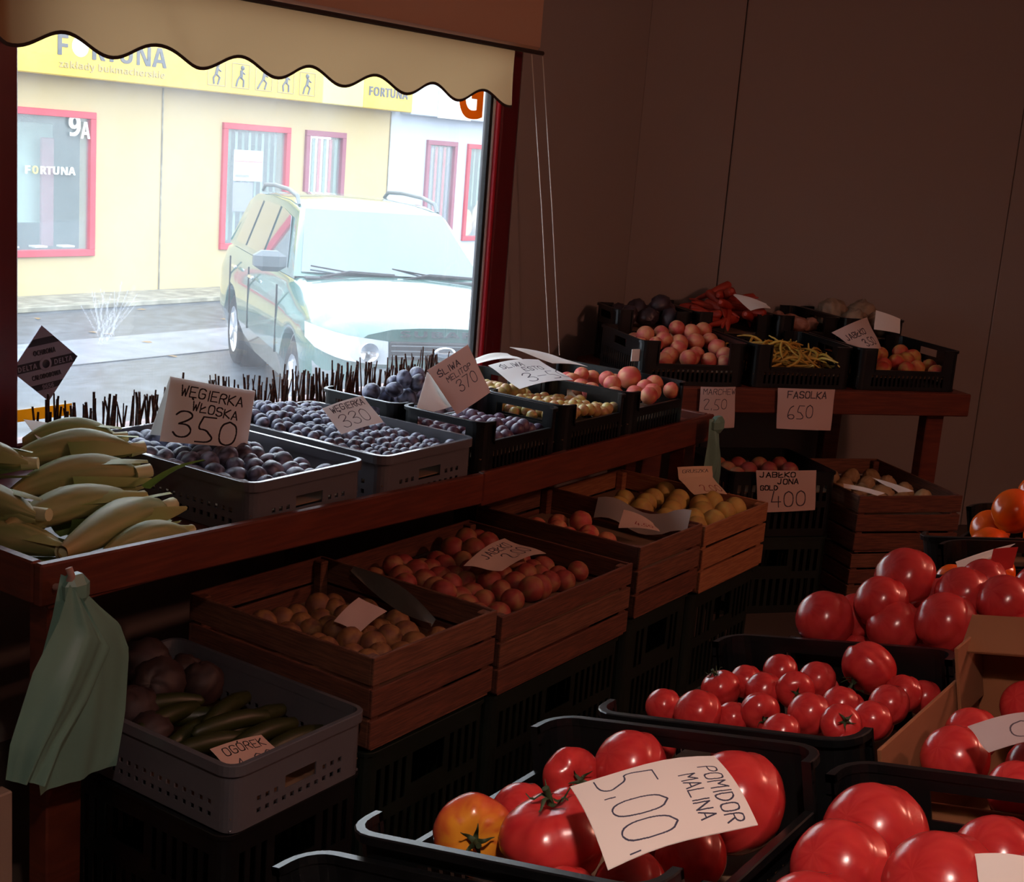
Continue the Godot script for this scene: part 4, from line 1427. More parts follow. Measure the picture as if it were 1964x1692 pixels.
# ------------------------------------------------------------------ crates below the window table
func lower_crates():
	var up = Basis()
	crate("stacking_crate", "dark deep stacking crate under the grey cucumber tray", "deep", 0.40, 0.58, 0.322, M.black_plastic, V(1.895, 0, -2.02))
	crate("plastic_tray", "grey plastic tray of cucumbers below the window table", "tray", 0.386, 0.59, 0.143, M.grey_plastic, V(1.895, 0.325, -2.018), up, "", 0.03)
	var gs = "green stacking crates on the floor below the window table"
	var xs = [[2.36, 0.45, 0.34], [2.925, 0.63, 0.33], [3.465, 0.385, 0.365], [3.915, 0.46, 0.345]]
	for i in 4:
		crate("stacking_crate", ["dark green stacking crate under the crate with the leaning liner", "dark green stacking crate under the longest wooden crate", "dark green stacking crate under the paper lined wooden crate", "dark green stacking crate under the palest wooden crate"][i], "deep", xs[i][1], 0.56, xs[i][2] - 0.003, M.green_plastic, V(xs[i][0], 0, -2.03), up, gs)
	var old = [M.crate_wood_a, M.crate_wood_b]
	wooden_crate("wooden_crate", "old greyish wooden crate with a leaning liner next to the grey tray", 0.46, 0.58, 0.225, V(2.365, 0.342, -2.035), up, [M.crate_wood_a, M.crate_wood_a, M.crate_wood_b])
	wooden_crate("wooden_crate", "long reddish wooden crate of red apples below the window table", 0.64, 0.58, 0.215, V(2.925, 0.333, -2.025), up, [M.crate_wood_b, M.crate_wood_a, M.crate_wood_b])
	wooden_crate("wooden_crate", "narrow dark wooden crate lined with white paper", 0.385, 0.58, 0.222, V(3.465, 0.368, -2.02), up, [M.crate_wood_a, M.crate_wood_b])
	wooden_crate("wooden_crate", "pale new wooden crate of yellow pears", 0.465, 0.58, 0.225, V(3.915, 0.348, -2.02), up, [M.crate_wood_c, M.crate_wood_c])
	# fill boards on which the fruit lies
	var fl = [[2.365, 0.46, 0.46, 0.42], [2.925, 0.47, 0.62, 0.45], [3.465, 0.50, 0.37, 0.50], [3.915, 0.50, 0.45, 0.50]]
	var pad = ["crate_pad", "brown paper pad in the old greyish crate", "brown paper pad in the long apple crate", "brown paper pad in the narrow lined crate", "brown paper pad in the pear crate"]
	for i in 4:
		var q = fl[i]
		var m = MB.new(); m.box(Vector3(), V(q[2] - 0.03, 0.004, 0.54), 0.0)
		solo("paper_pad", m, M.pad_paper, pad[i + 1], "paper pad", Transform3D(up, V(q[0], q[1], -2.02)))
	# cucumbers and a dark cauliflower heap in the grey tray
	var cu = MB.new()
	cu.tube([V(-0.09, 0, 0), V(-0.08, 0.004, 0), V(-0.04, 0.010, 0), V(0, 0.012, 0), V(0.04, 0.010, 0), V(0.085, 0.003, 0), V(0.095, 0, 0)], [0.006, 0.015, 0.019, 0.020, 0.019, 0.014, 0.005], 12)
	var cum = cu.mesh()
	mat("cucumber_skin", Color(0.17, 0.19, 0.06), 0.45)
	for i in 14:
		var p = V(1.81 + 0.042 * (i % 5) + rng.randf_range(-0.01, 0.01), 0.388 + 0.022 * (i / 5), -1.82 - 0.055 * (i % 4) - 0.05 * (i / 5) + rng.randf_range(-0.02, 0.02))
		solo("cucumber", cum, M.cucumber_skin, "short green cucumber in the grey tray behind the 1.00 card", "cucumber", Transform3D(Basis(Vector3.UP, rng.randf_range(-0.7, 0.5)), p), "cucumbers in the low grey tray")
	var bt = []
	for i in 3: bt.append(lump_mesh(90 + i, 0.22, Color(0.025, 0.012, 0.012), Color(0.05, 0.025, 0.022)))
	for q in [[1.80, 0.43, -2.12, 0.055], [1.90, 0.45, -2.16, 0.06], [2.0, 0.43, -2.13, 0.05], [1.82, 0.45, -2.25, 0.055], [1.95, 0.46, -2.26, 0.055], [1.77, 0.42, -2.03, 0.045], [2.03, 0.42, -2.22, 0.045]]:
		solo("beetroot", bt[rng.randi() % 3], M.fruit_skin, "dark beetroot at the back of the low grey tray", "beetroot", Transform3D(random_basis().scaled(Vector3.ONE * q[3]), V(q[0], q[1], q[2])), "beetroots in the low grey tray")
	# onions in the old crate
	var on = []
	for i in 3: on.append(ball_mesh(95 + i, 0.95, 0.02, Color(0.34, 0.17, 0.06), Color(0.26, 0.11, 0.04), Color(0.18, 0.07, 0.04)))
	heap("onion", "brown onion in the old greyish crate", "onion", "onions in the old crate", on, M.fruit_skin, 0.032, 2.20, 2.53, -2.22, -1.78, func(x, z): return 0.492)
	var ap = []
	for i in 4: ap.append(ball_mesh(100 + i, 0.93, 0.02, Color(0.26, 0.03, 0.03), Color(0.34, 0.06, 0.04), Color(0.36, 0.17, 0.07), 0.8))
	shared["apple"] = ap
	heap("red_apple", "dark red apple in the long reddish crate", "apple", "apples in the long crate", ap, M.fruit_skin, 0.034, 2.64, 3.20, -2.24, -1.78, func(x, z): return 0.512 + 0.012 * sin(x * 17.0 + z * 9.0))
	for q in [[3.467, 0.555, -2.049, 0.036], [3.381, 0.54, -2.076, 0.031], [3.343, 0.54, -2.015, 0.031], [3.351, 0.54, -1.949, 0.033], [3.42, 0.535, -1.99, 0.033], [3.45, 0.535, -2.12, 0.033], [3.36, 0.535, -2.14, 0.033], [3.41, 0.533, -1.92, 0.031]]:
		solo("nectarine", shared["peach"][rng.randi() % 5], M.fruit_skin, "orange red nectarine in the paper lined crate", "nectarine", Transform3D(random_basis().scaled(Vector3.ONE * q[3]), V(q[0], q[1], q[2])), "nectarines in the lined crate")
	var pr = []
	for i in 4: pr.append(ball_mesh(110 + i, 1.05, 0.01, Color(0.52, 0.40, 0.10), Color(0.56, 0.34, 0.08), Color(0.44, 0.26, 0.07), 0.8))
	for q in [[3.77, 0.548, -2.004], [3.846, 0.552, -2.03], [3.817, 0.555, -1.918], [3.891, 0.558, -1.945], [3.796, 0.548, -1.832], [3.898, 0.55, -1.848], [3.963, 0.55, -1.80], [4.04, 0.55, -1.80], [3.97, 0.552, -1.893], [3.85, 0.545, -1.785], [3.746, 0.545, -1.90], [4.05, 0.55, -1.89], [4.09, 0.55, -1.96], [3.98, 0.552, -1.98], [3.93, 0.55, -2.05], [4.03, 0.55, -2.06], [3.75, 0.545, -2.08], [3.84, 0.548, -2.11], [3.74, 0.545, -1.79]]:
		solo("pear", pr[rng.randi() % 4], M.fruit_skin, "yellow pear in the pale wooden crate", "pear", Transform3D(random_basis().scaled(Vector3.ONE * rng.randf_range(0.033, 0.039)), V(q[0], q[1], q[2])), "pears in the pale crate")
	# leaning liner in the old crate, paper lining in the narrow one
	var ln = MB.new(); var rows = []
	for i in 9:
		var t = i / 8.0
		var p = V(2.56, 0.575, -2.18).lerp(V(2.42, 0.565, -1.80), t) + V(0.02 * sin(t * PI), 0.015 * sin(t * 3.0), 0)
		rows.append([p, p + V(-0.015, -0.015, 0.0), p + V(-0.03, -0.05 * sin(t * PI), 0.01)])
	mat("liner_film", Color(0.42, 0.40, 0.36), 0.5)
	ln.grid(rows)
	solo("crate_liner", ln, M.liner_film, "greyish plastic liner leaning over the edge of the old crate", "liner", Transform3D())
	var pl = MB.new(); rows = []
	for i in 13:
		var t = i / 12.0
		var p = V(3.645, 0.0, -2.10).lerp(V(3.63, 0, -1.76), t)
		var h = 0.592 + 0.012 * sin(t * 9.0) + 0.03 * clamp((t - 0.75) * 4.0, 0, 1)
		rows.append([V(p.x + 0.002, h, p.z), V(p.x - 0.006, h - 0.03, p.z), V(p.x - 0.015, h - 0.065, p.z)])
	pl.grid(rows)
	solo("lining_paper", pl, M.paper, "white lining paper rising along the side of the narrow crate", "paper")

# ------------------------------------------------------------------ corner table
func corner_table():
	var B = bk_basis()
	var o = thing("corner_table", "reddish brown wooden table standing along the slanting back wall", "table", bk(0.43, 0, 0.49), B)
	var t = MB.new()
	t.prism([V(-0.72, 0.836, 0.44), V(0.72, 0.836, 0.44), V(0.72, 0.836, -0.44), V(-0.43, 0.836, -0.44), V(-0.72, 0.836, -0.215)], V(0, 1, 0), 0.024)
	part(o, "top", t, M.table_wood)
	t = MB.new(); t.box(V(0, 0.789, 0.448), V(1.46, 0.092, 0.024), 0.004)
	part(o, "front_board", t, M.table_wood)
	for s in [-1, 1]:
		t = MB.new(); t.box(V(s * 0.718, 0.789, -0.01 if s > 0 else 0.11), V(0.024, 0.092, 0.89 if s > 0 else 0.64), 0.004)
		part(o, "end_board", t, M.table_wood)
		for z in [0.38, -0.38]:
			var l = MB.new(); l.box(V((0.613 if s > 0 else -0.62) if z > 0 or s > 0 else -0.36, 0.406, z), V(0.08, 0.812, 0.06), 0.004)
			part(o, "leg", l, M.table_wood)
	var g1 = "black crates in the front row of the corner table"
	crate("plastic_crate", "black crate of peaches in the front row of the corner table", "front", 0.44, 0.43, 0.165, M.black_plastic, bk(-0.065, 0.838, 0.70), B, g1, 0.05)
	crate("plastic_crate", "black crate of yellow beans on the corner table", "front", 0.43, 0.43, 0.165, M.black_plastic, bk(0.40, 0.838, 0.70), B, g1, 0.05)
	crate("plastic_crate", "black crate of red and yellow apples on the corner table", "front", 0.46, 0.43, 0.165, M.black_plastic, bk(0.875, 0.838, 0.70), B, g1, 0.05)
	var g2 = "black crates in the back row of the corner table"
	crate("plastic_crate", "tall black crate of dark aubergines against the back wall", "front", 0.34, 0.225, 0.225, M.black_plastic, bk(-0.05, 0.838, 0.36), B, g2, 0.14)
	crate("plastic_crate", "tall black crate heaped with carrots", "front", 0.36, 0.40, 0.225, M.black_plastic, bk(0.325, 0.838, 0.245), B, g2, 0.14)
	crate("plastic_crate", "tall black crate of pink roots beside the carrots", "front", 0.30, 0.40, 0.225, M.black_plastic, bk(0.675, 0.838, 0.245), B, g2, 0.14)
	crate("plastic_crate", "tall black crate of celeriac at the end of the corner table", "front", 0.30, 0.40, 0.225, M.black_plastic, bk(0.995, 0.838, 0.245), B, g2, 0.14)
	for q in [[-0.156, 0.985, 0.643, 0.038], [-0.081, 0.993, 0.623, 0.032], [-0.097, 0.975, 0.69, 0.035], [-0.005, 1.012, 0.599, 0.033], [-0.036, 0.965, 0.70, 0.038], [0.05, 1.0, 0.618, 0.035], [0.042, 0.972, 0.685, 0.037], [-0.022, 0.928, 0.80, 0.034], [-0.11, 0.929, 0.79, 0.036], [0.11, 1.005, 0.60, 0.036], [0.115, 0.975, 0.662, 0.034], [0.118, 0.957, 0.73, 0.038], [0.045, 0.92, 0.818, 0.033], [0.10, 0.915, 0.835, 0.032], [0.125, 0.935, 0.785, 0.036], [-0.19, 0.935, 0.76, 0.035], [-0.19, 0.95, 0.68, 0.035], [-0.06, 0.93, 0.85, 0.034], [-0.16, 0.92, 0.85, 0.034], [-0.08, 0.96, 0.56, 0.036], [0.03, 0.97, 0.54, 0.036], [-0.17, 0.95, 0.57, 0.036], [0.02, 0.93, 0.75, 0.034], [-0.15, 0.965, 0.735, 0.03], [-0.06, 0.955, 0.755, 0.033]]:
		solo("peach", shared["peach"][rng.randi() % 5], M.fruit_skin, "orange red peach in the crate on the corner table", "peach", Transform3D(random_basis().scaled(Vector3.ONE * q[3]), bk(q[0], q[1], q[2])), "peaches on the corner table")
	var ra = []
	for i in 4: ra.append(ball_mesh(120 + i, 0.93, 0.02, Color(0.50, 0.34, 0.08), Color(0.50, 0.14, 0.05), Color(0.42, 0.05, 0.03), 0.8))
	for q in [[0.80, 0.93, 0.634, 0.036], [0.87, 0.932, 0.644, 0.04], [0.925, 0.925, 0.745, 0.036], [1.0, 0.928, 0.701, 0.037], [1.04, 0.945, 0.593, 0.035], [1.055, 0.935, 0.66, 0.038], [1.06, 0.915, 0.78, 0.034], [0.99, 0.912, 0.80, 0.034], [0.85, 0.915, 0.77, 0.034], [0.92, 0.91, 0.83, 0.034], [0.78, 0.91, 0.72, 0.035], [0.72, 0.91, 0.66, 0.035], [0.73, 0.91, 0.78, 0.035], [0.80, 0.91, 0.84, 0.034], [1.05, 0.905, 0.85, 0.034], [0.95, 0.93, 0.58, 0.036], [0.71, 0.91, 0.57, 0.036], [0.86, 0.92, 0.56, 0.036]]:
		solo("apple", ra[rng.randi() % 4], M.fruit_skin, "red and yellow apple in the crate on the corner table", "apple", Transform3D(random_basis().scaled(Vector3.ONE * q[3]), bk(q[0], q[1], q[2])), "apples on the corner table")
	# beans
	mat("bean_skin", Color(0.72, 0.58, 0.24), 0.5)
	var bm = []
	for k in 4:
		var m = MB.new(); var pts = []; var rd = []
		for i in 8:
			var s = i / 7.0
			pts.append(V((s - 0.5) * 0.15, 0.022 * sin(s * PI) * (1.0 + 0.3 * k), 0.008 * sin(s * 5.0 + k)))
			rd.append(0.0055 * pow(sin(PI * clamp(0.05 + 0.9 * s, 0, 1)), 0.4))
		m.tube(pts, rd, 7)
		bm.append(m.mesh())
	for i in 120:
		var uu = 0.405 + rng.randf_range(-0.14, 0.14); var nn = 0.70 + rng.randf_range(-0.15, 0.17)
		var hh = 0.915 + 0.045 * exp(-(pow((uu - 0.40) / 0.12, 2) + pow((nn - 0.68) / 0.12, 2))) + rng.randf_range(-0.012, 0.018)
		var bs = Basis(Vector3.UP, rng.randf() * TAU) * Basis(V(0, 0, 1), rng.randf_range(-0.45, 0.45)) * Basis(Vector3.RIGHT, rng.randf() * TAU)
		solo("bean", bm[i % 4], M.bean_skin, "pale yellow bean pod in the heap on the corner table", "bean", Transform3D(bs, bk(uu, hh, nn)), "yellow beans on the corner table")
	# carrots
	mat("carrot_skin", Color(0.62, 0.17, 0.085), 0.6)
	var cm = MB.new()
	cm.tube([V(-0.10, 0, 0), V(-0.07, 0.002, 0), V(-0.02, 0, 0.003), V(0.05, 0.002, 0.004), V(0.085, 0, 0), V(0.095, 0, 0)], [0.003, 0.009, 0.014, 0.019, 0.019, 0.008], 10)
	var cmm = cm.mesh()
	for i in 46:
		var uu = 0.335 + rng.randf_range(-0.13, 0.15); var nn = 0.26 + rng.randf_range(-0.13, 0.17)
		var hh = 1.01 + 0.13 * exp(-(pow((uu - 0.36) / 0.10, 2) + pow((nn - 0.24) / 0.16, 2))) * rng.randf_range(0.6, 1.05)
		var bs = Basis(Vector3.UP, rng.randf() * TAU) * Basis(V(0, 0, 1), rng.randf_range(-0.5, 0.5))
		solo("carrot", cmm, M.carrot_skin, "reddish carrot heaped in the tall black crate by the wall", "carrot", Transform3D(bs, bk(uu, hh, nn)), "carrots on the corner table")
	var dk = []
	for i in 3: dk.append(lump_mesh(130 + i, 0.2, Color(0.03, 0.02, 0.025), Color(0.06, 0.04, 0.05), 1.3))
	for q in [[-0.145, 1.03, 0.33, 0.038], [-0.07, 1.045, 0.325, 0.044], [0.0, 1.035, 0.33, 0.042], [-0.135, 1.03, 0.40, 0.036], [-0.05, 1.025, 0.40, 0.038], [0.05, 1.025, 0.395, 0.036], [0.03, 1.075, 0.34, 0.04], [0.07, 1.05, 0.32, 0.035]]:
		solo("aubergine", dk[rng.randi() % 3], M.plum_skin, "dark aubergine in the tall crate beside the carrots", "aubergine", Transform3D(random_basis().scaled(Vector3.ONE * q[3]), bk(q[0], q[1], q[2])), "aubergines on the corner table")
	var pk = []
	for i in 3: pk.append(lump_mesh(140 + i, 0.2, Color(0.34, 0.15, 0.11), Color(0.42, 0.24, 0.18), 1.5))
	for i in 12:
		solo("pink_root", pk[i % 3], M.fruit_skin, "pinkish root in the tall crate between carrots and celeriac", "root", Transform3D(random_basis().scaled(Vector3.ONE * 0.03), bk(0.59 + 0.058 * (i % 4), 1.0 + rng.randf_range(0, 0.012), 0.13 + 0.085 * (i / 4))), "pink roots on the corner table")
	var ce = []
	for i in 2: ce.append(lump_mesh(150 + i, 0.35, Color(0.20, 0.14, 0.09), Color(0.34, 0.25, 0.17)))
	for q in [[0.93, 1.05, 0.20, 0.07], [1.06, 1.05, 0.22, 0.07], [0.95, 1.03, 0.35, 0.06], [1.07, 1.03, 0.36, 0.055]]:
		solo("celeriac", ce[rng.randi() % 2], M.fruit_skin, "knobbly brown celeriac in the end crate by the wall", "celeriac", Transform3D(random_basis().scaled(Vector3.ONE * q[3]), bk(q[0], q[1], q[2])), "celeriac on the corner table")
	# crates standing in front of and below the corner table
	crate("stacking_crate", "dark green stacking crate under the dark apple crate", "deep", 0.45, 0.40, 0.304, M.green_plastic, bk(0.245, 0, 0.94), B)
	crate("stacking_crate", "black stacking crate of apples with the 4.00 card below the corner table", "deep", 0.45, 0.40, 0.25, M.black_plastic, bk(0.245, 0.308, 0.945), B, "", 0.17)
	for i in 9:
		solo("red_apple", shared["apple"][i % 4], M.fruit_skin, "red apple in the black crate below the corner table", "apple", Transform3D(random_basis().scaled(Vector3.ONE * 0.035), bk(0.11 + 0.09 * (i % 4), 0.516, 0.86 + 0.085 * (i / 4))), "apples below the corner table")
	wooden_crate("wooden_crate", "dark wooden crate on the floor beneath another one by the corner table", 0.45, 0.60, 0.258, bk(0.762, 0.0, 0.91), B, [M.crate_wood_b, M.crate_wood_a, M.crate_wood_b], 4)
	wooden_crate("wooden_crate", "dark wooden crate of potatoes with papers, upper of two by the corner table", 0.455, 0.61, 0.228, bk(0.762, 0.261, 0.912), B, [M.crate_wood_b, M.crate_wood_b, M.crate_wood_a])
	var pt = []
	for i in 3: pt.append(lump_mesh(160 + i, 0.16, Color(0.33, 0.20, 0.09), Color(0.42, 0.28, 0.14), 1.3))
	for i in 16:
		solo("potato", pt[i % 3], M.fruit_skin, "brown potato in the upper wooden crate by the corner table", "potato", Transform3D(random_basis().scaled(Vector3.ONE * 0.036), bk(0.61 + 0.10 * (i % 4), 0.42 + rng.randf_range(0, 0.01), 0.70 + 0.125 * (i / 4))), "potatoes by the corner table")
	var pad = MB.new(); pad.box(Vector3(), V(0.42, 0.004, 0.57), 0.0)
	solo("paper_pad", pad, M.pad_paper, "brown paper pad under the potatoes", "paper pad", Transform3D(B, bk(0.762, 0.385, 0.912)))

# ------------------------------------------------------------------ tomato stand
const TILT = 0.200713

func st_basis():
	var s = sin(TILT); var c = cos(TILT)
	return Basis(V(1, 0, 0), V(0, c, -s), V(0, s, c))

func st(a, b, c):
	return V(0, 0.975, -0.815) + st_basis() * V(a, c, b)

func tomato(q, mesh, label, group, calyx = null, m = null):
	var d = calyx if calyx != null else V(0.6, -0.5, 0.4)
	d = d.normalized()
	var ax = V(0, 1, 0).cross(d)
	var bs = Basis(ax.normalized(), V(0, 1, 0).angle_to(d)) if ax.length() > 0.001 else Basis()
	bs = bs * Basis(V(0, 1, 0), rng.randf() * TAU)
	var o = thing("tomato", label, "tomato", st(q[0], q[1], q[2]), bs.scaled(Vector3.ONE * q[3]), group)
	part(o, "flesh", mesh, m if m else M.tomato_skin)
	if calyx != null:
		part(o, "calyx", shared["calyx"], M.calyx)
	return o

func tomato_stand():
	var B = st_basis()
	var o = thing("tomato_stand", "sloping wooden stand carrying the tomato crates", "stand", V(0, 0, 0))
	var t = MB.new()
	t.xf = Transform3D(B, st(1.85, 0.36, -0.206))
	t.box(Vector3(), V(2.9, 0.024, 0.86), 0.003)
	part(o, "top", t, M.table_wood)
	for a in [0.5, 1.85, 3.2]:
		for b in [0.02, 0.70]:
			var p = st(a, b, -0.222)
			var l = MB.new(); l.box(V(p.x, p.y * 0.5, p.z), V(0.07, p.y - 0.004, 0.06), 0.004)
			part(o, "leg", l, M.table_wood)
	var gr = "black crates on the tomato stand"
	crate("tomato_crate", "black crate of big ribbed tomatoes with the 5.00 card", "ends", 0.395, 0.352, 0.17, M.black_plastic, st(1.162, 0.178, -0.172), B, gr, 0.045)
	crate("tomato_crate", "black crate of small round tomatoes behind the 5.00 crate", "ends", 0.41, 0.352, 0.17, M.black_plastic, st(1.647, 0.178, -0.192), B, gr, 0.045)
	crate("tomato_crate", "empty black crate in front of the 5.00 crate", "ends", 0.395, 0.352, 0.17, M.black_plastic, st(0.752, 0.142, -0.192), B, gr)
	crate("tomato_crate", "black crate of smooth large tomatoes beside the 5.00 crate", "ends", 0.395, 0.352, 0.17, M.black_plastic, st(1.186, 0.547, -0.192), B, gr, 0.045)
	crate("tomato_crate", "black crate heaped with shiny tomatoes by the red card", "ends", 0.41, 0.40, 0.15, M.black_plastic, st(2.085, 0.27, -0.192), B, gr, 0.05)
	crate("tomato_crate", "black crate of orange tomatoes behind the red card", "ends", 0.32, 0.40, 0.17, M.black_plastic, st(2.475, 0.30, -0.192), B, gr, 0.05)
	crate("tomato_crate", "black crate of large orange tomatoes at the far end of the stand", "ends", 0.40, 0.40, 0.17, M.black_plastic, st(2.86, 0.23, -0.192), B, gr, 0.05)
	var ribbed = [tomato_mesh(1, 5, 0.055, 0.80, 0.0, 20, 40), tomato_mesh(2, 6, 0.05, 0.78, 0.0, 20, 40)]
	var gold = tomato_mesh(3, 6, 0.06, 0.78, 1.3, 20, 40)
	var smooth_ = [tomato_mesh(4, 4, 0.012, 0.88, 0.0, 22, 44), tomato_mesh(5, 3, 0.015, 0.86, 0.0, 22, 44), tomato_mesh(6, 5, 0.012, 0.90, 0.0, 22, 44)]
	shared["calyx"] = calyx_mesh()
	var cam_dir = V(-0.8, 0.45, 0.4)
	# crate with the 5.00 card
	var g = "big tomatoes in the 5.00 crate"
	tomato([1.081, 0.073, -0.040, 0.043], gold, "ribbed tomato with golden shoulders in the 5.00 crate", "", V(-0.75, 0.28, 0.62))
	tomato([1.094, 0.167, -0.036, 0.056], ribbed[0], "large ribbed tomato with its stem upwards beside the 5.00 card", "", V(-0.12, 1.0, -0.12))
	tomato([1.276, 0.072, -0.045, 0.036], ribbed[1], "deep red ribbed tomato with a dark stem at the back of the 5.00 crate", "", V(-0.55, 0.3, 0.75))
	for q in [[1.169, 0.072, -0.050, 0.036], [1.186, 0.125, -0.052, 0.034], [1.27, 0.15, -0.06, 0.034], [1.191, 0.228, -0.050, 0.04], [1.15, 0.293, -0.055, 0.038], [1.06, 0.275, -0.055, 0.038], [1.03, 0.22, -0.065, 0.035], [1.33, 0.215, -0.06, 0.03]]:
		tomato(q, smooth_[rng.randi() % 3], "pinkish smooth tomato in the 5.00 crate", g)
	tomato([1.318, 0.128, -0.040, 0.046], smooth_[0], "tall smooth tomato against the back of the 5.00 crate", "")
	tomato([1.275, 0.283, -0.044, 0.058], smooth_[1], "biggest red tomato under the edge of the 5.00 card", "")
	# small tomatoes
	g = "small tomatoes in the crate behind"
	var T3 = [[1.567, 0.036, -0.050, 0.026], [1.554, 0.095, -0.050, 0.034], [1.667, 0.074, -0.050, 0.029], [1.710, 0.092, -0.050, 0.025], [1.771, 0.118, -0.050, 0.027], [1.676, 0.135, -0.050, 0.027], [1.681, 0.180, -0.046, 0.027], [1.733, 0.190, -0.046, 0.028], [1.589, 0.169, -0.050, 0.027], [1.577, 0.134, -0.060, 0.024], [1.533, 0.223, -0.055, 0.026], [1.589, 0.238, -0.046, 0.029], [1.653, 0.255, -0.052, 0.027], [1.775, 0.251, -0.035, 0.040], [1.753, 0.305, -0.06, 0.027], [1.670, 0.315, -0.050, 0.028], [1.572, 0.288, -0.050, 0.027], [1.605, 0.315, -0.052, 0.027], [1.53, 0.315, -0.07, 0.026], [1.72, 0.238, -0.08, 0.026], [1.640, 0.210, -0.085, 0.026], [1.610, 0.065, -0.075, 0.026], [1.51, 0.16, -0.085, 0.026], [1.50, 0.27, -0.09, 0.026], [1.63, 0.11, -0.085, 0.026], [1.71, 0.28, -0.09, 0.026], [1.80, 0.17, -0.085, 0.026], [1.80, 0.06, -0.085, 0.026], [1.73, 0.04, -0.09, 0.026], [1.52, 0.05, -0.09, 0.026], [1.82, 0.31, -0.085, 0.026], [1.60, 0.27, -0.095, 0.026]]
	for i in T3.size():
		var cx = null
		if i in [2, 6, 8, 16]: cx = [V(-0.2, 1.0, -0.5), null, null, null, V(-0.85, 0.1, 0.5), null, V(-0.7, -0.15, 0.7), null][i - 2] if i < 9 else V(-0.6, 0.55, 0.4)
		if i == 13:
			tomato(T3[i], smooth_[0], "largest tomato on top of the small ones", "", V(-0.6, -0.5, -0.3))
		elif cx != null:
			tomato(T3[i], smooth_[i % 3], "small round tomato with its stem showing in the crate behind the 5.00 crate", "small tomatoes with stems showing", cx)
		else:
			tomato(T3[i], smooth_[i % 3], "small round red tomato in the crate behind the 5.00 crate", g)
	g = "shiny tomatoes in the heaped crate"
	for q in [[1.997, 0.230, 0.045, 0.050], [1.935, 0.215, 0.02, 0.042], [1.925, 0.127, -0.010, 0.047], [1.961, 0.164, -0.010, 0.036], [1.915, 0.239, -0.012, 0.043], [1.915, 0.316, 0.000, 0.047], [1.975, 0.323, 0.030, 0.043], [1.965, 0.388, 0.022, 0.043], [1.93, 0.425, -0.02, 0.038], [1.90, 0.386, -0.02, 0.032], [2.06, 0.33, 0.03, 0.038], [2.03, 0.42, 0.03, 0.04], [1.99, 0.12, -0.06, 0.042], [2.011, 0.244, -0.035, 0.044], [2.05, 0.16, -0.03, 0.044], [2.10, 0.25, -0.02, 0.045], [2.13, 0.34, -0.03, 0.045], [2.13, 0.17, -0.06, 0.045], [2.2, 0.27, -0.05, 0.045], [2.2, 0.38, -0.06, 0.045], [2.08, 0.42, -0.04, 0.04], [1.93, 0.17, -0.07, 0.04], [1.93, 0.28, -0.075, 0.04], [1.94, 0.36, -0.075, 0.04], [2.03, 0.34, -0.05, 0.042]]:
		tomato(q, smooth_[rng.randi() % 3] if rng.randf() < 0.7 else ribbed[1], "shiny red tomato in the heaped crate by the red card", g)
	mat("tomato_orange", Color(0.86, 0.33, 0.03), 0.22)
	for q in [[2.375, 0.18, -0.06, 0.034], [2.40, 0.25, -0.055, 0.034], [2.45, 0.32, -0.055, 0.036], [2.42, 0.40, -0.055, 0.036], [2.52, 0.22, -0.06, 0.036], [2.52, 0.40, -0.06, 0.036], [2.48, 0.15, -0.07, 0.034], [2.58, 0.30, -0.07, 0.034]]:
		tomato(q, smooth_[rng.randi() % 3], "small orange tomato in the crate behind the red card", "orange tomatoes behind the red card", null, M.tomato_orange)
	for q in [[2.90, 0.158, -0.010, 0.050], [2.99, 0.185, 0.012, 0.045], [2.82, 0.24, -0.05, 0.048], [2.93, 0.26, -0.04, 0.048], [2.80, 0.13, -0.07, 0.045], [2.95, 0.09, -0.06, 0.045], [2.75, 0.32, -0.06, 0.045], [2.86, 0.34, -0.06, 0.045], [2.99, 0.33, -0.05, 0.045]]:
		tomato(q, smooth_[rng.randi() % 3], "large orange tomato at the far end of the stand", "large orange tomatoes", null, M.tomato_orange)
	g = "smooth tomatoes beside the 5.00 crate"
	for q in [[1.281, 0.436, -0.060, 0.056], [1.187, 0.437, -0.060, 0.052], [1.182, 0.535, -0.060, 0.058], [1.232, 0.624, -0.07, 0.05], [1.08, 0.45, -0.065, 0.05], [1.07, 0.56, -0.065, 0.05], [1.31, 0.55, -0.08, 0.048], [1.12, 0.65, -0.07, 0.05], [1.32, 0.65, -0.08, 0.048]]:
		tomato(q, smooth_[rng.randi() % 3], "large smooth tomato in the crate beside the 5.00 crate", g)
	# cardboard box with tomatoes
	var cb = thing("cardboard_box", "open brown cardboard box of tomatoes with a bent corner flap", "box", st(1.60, 0.58, -0.192), B)
	for q in [[V(0, 0.088, 0.185), V(0.37, 0.172, 0.005)], [V(0, 0.088, -0.185), V(0.37, 0.172, 0.005)], [V(-0.187, 0.062, 0), V(0.005, 0.12, 0.37)], [V(0.187, 0.11, 0), V(0.005, 0.216, 0.37)]]:
		var m = MB.new(); m.box(q[0], q[1], 0.001)
		part(cb, "side", m, M.cardboard)
	var m2 = MB.new(); m2.box(V(0, 0.003, 0), V(0.37, 0.005, 0.37), 0.001)
	part(cb, "base", m2, M.cardboard)
	m2 = MB.new(); m2.box(V(0.135, 0.175, -0.178), V(0.10, 0.09, 0.005), 0.001)
	part(cb, "flap", m2, M.cardboard)
	m2 = MB.new()
	m2.xf = Transform3D(Basis(Vector3(0, 0, 1), 0.5), V(0.155, 0.222, -0.11))
	m2.box(Vector3(), V(0.07, 0.005, 0.15), 0.001)
	part(cb, "flap", m2, M.cardboard)
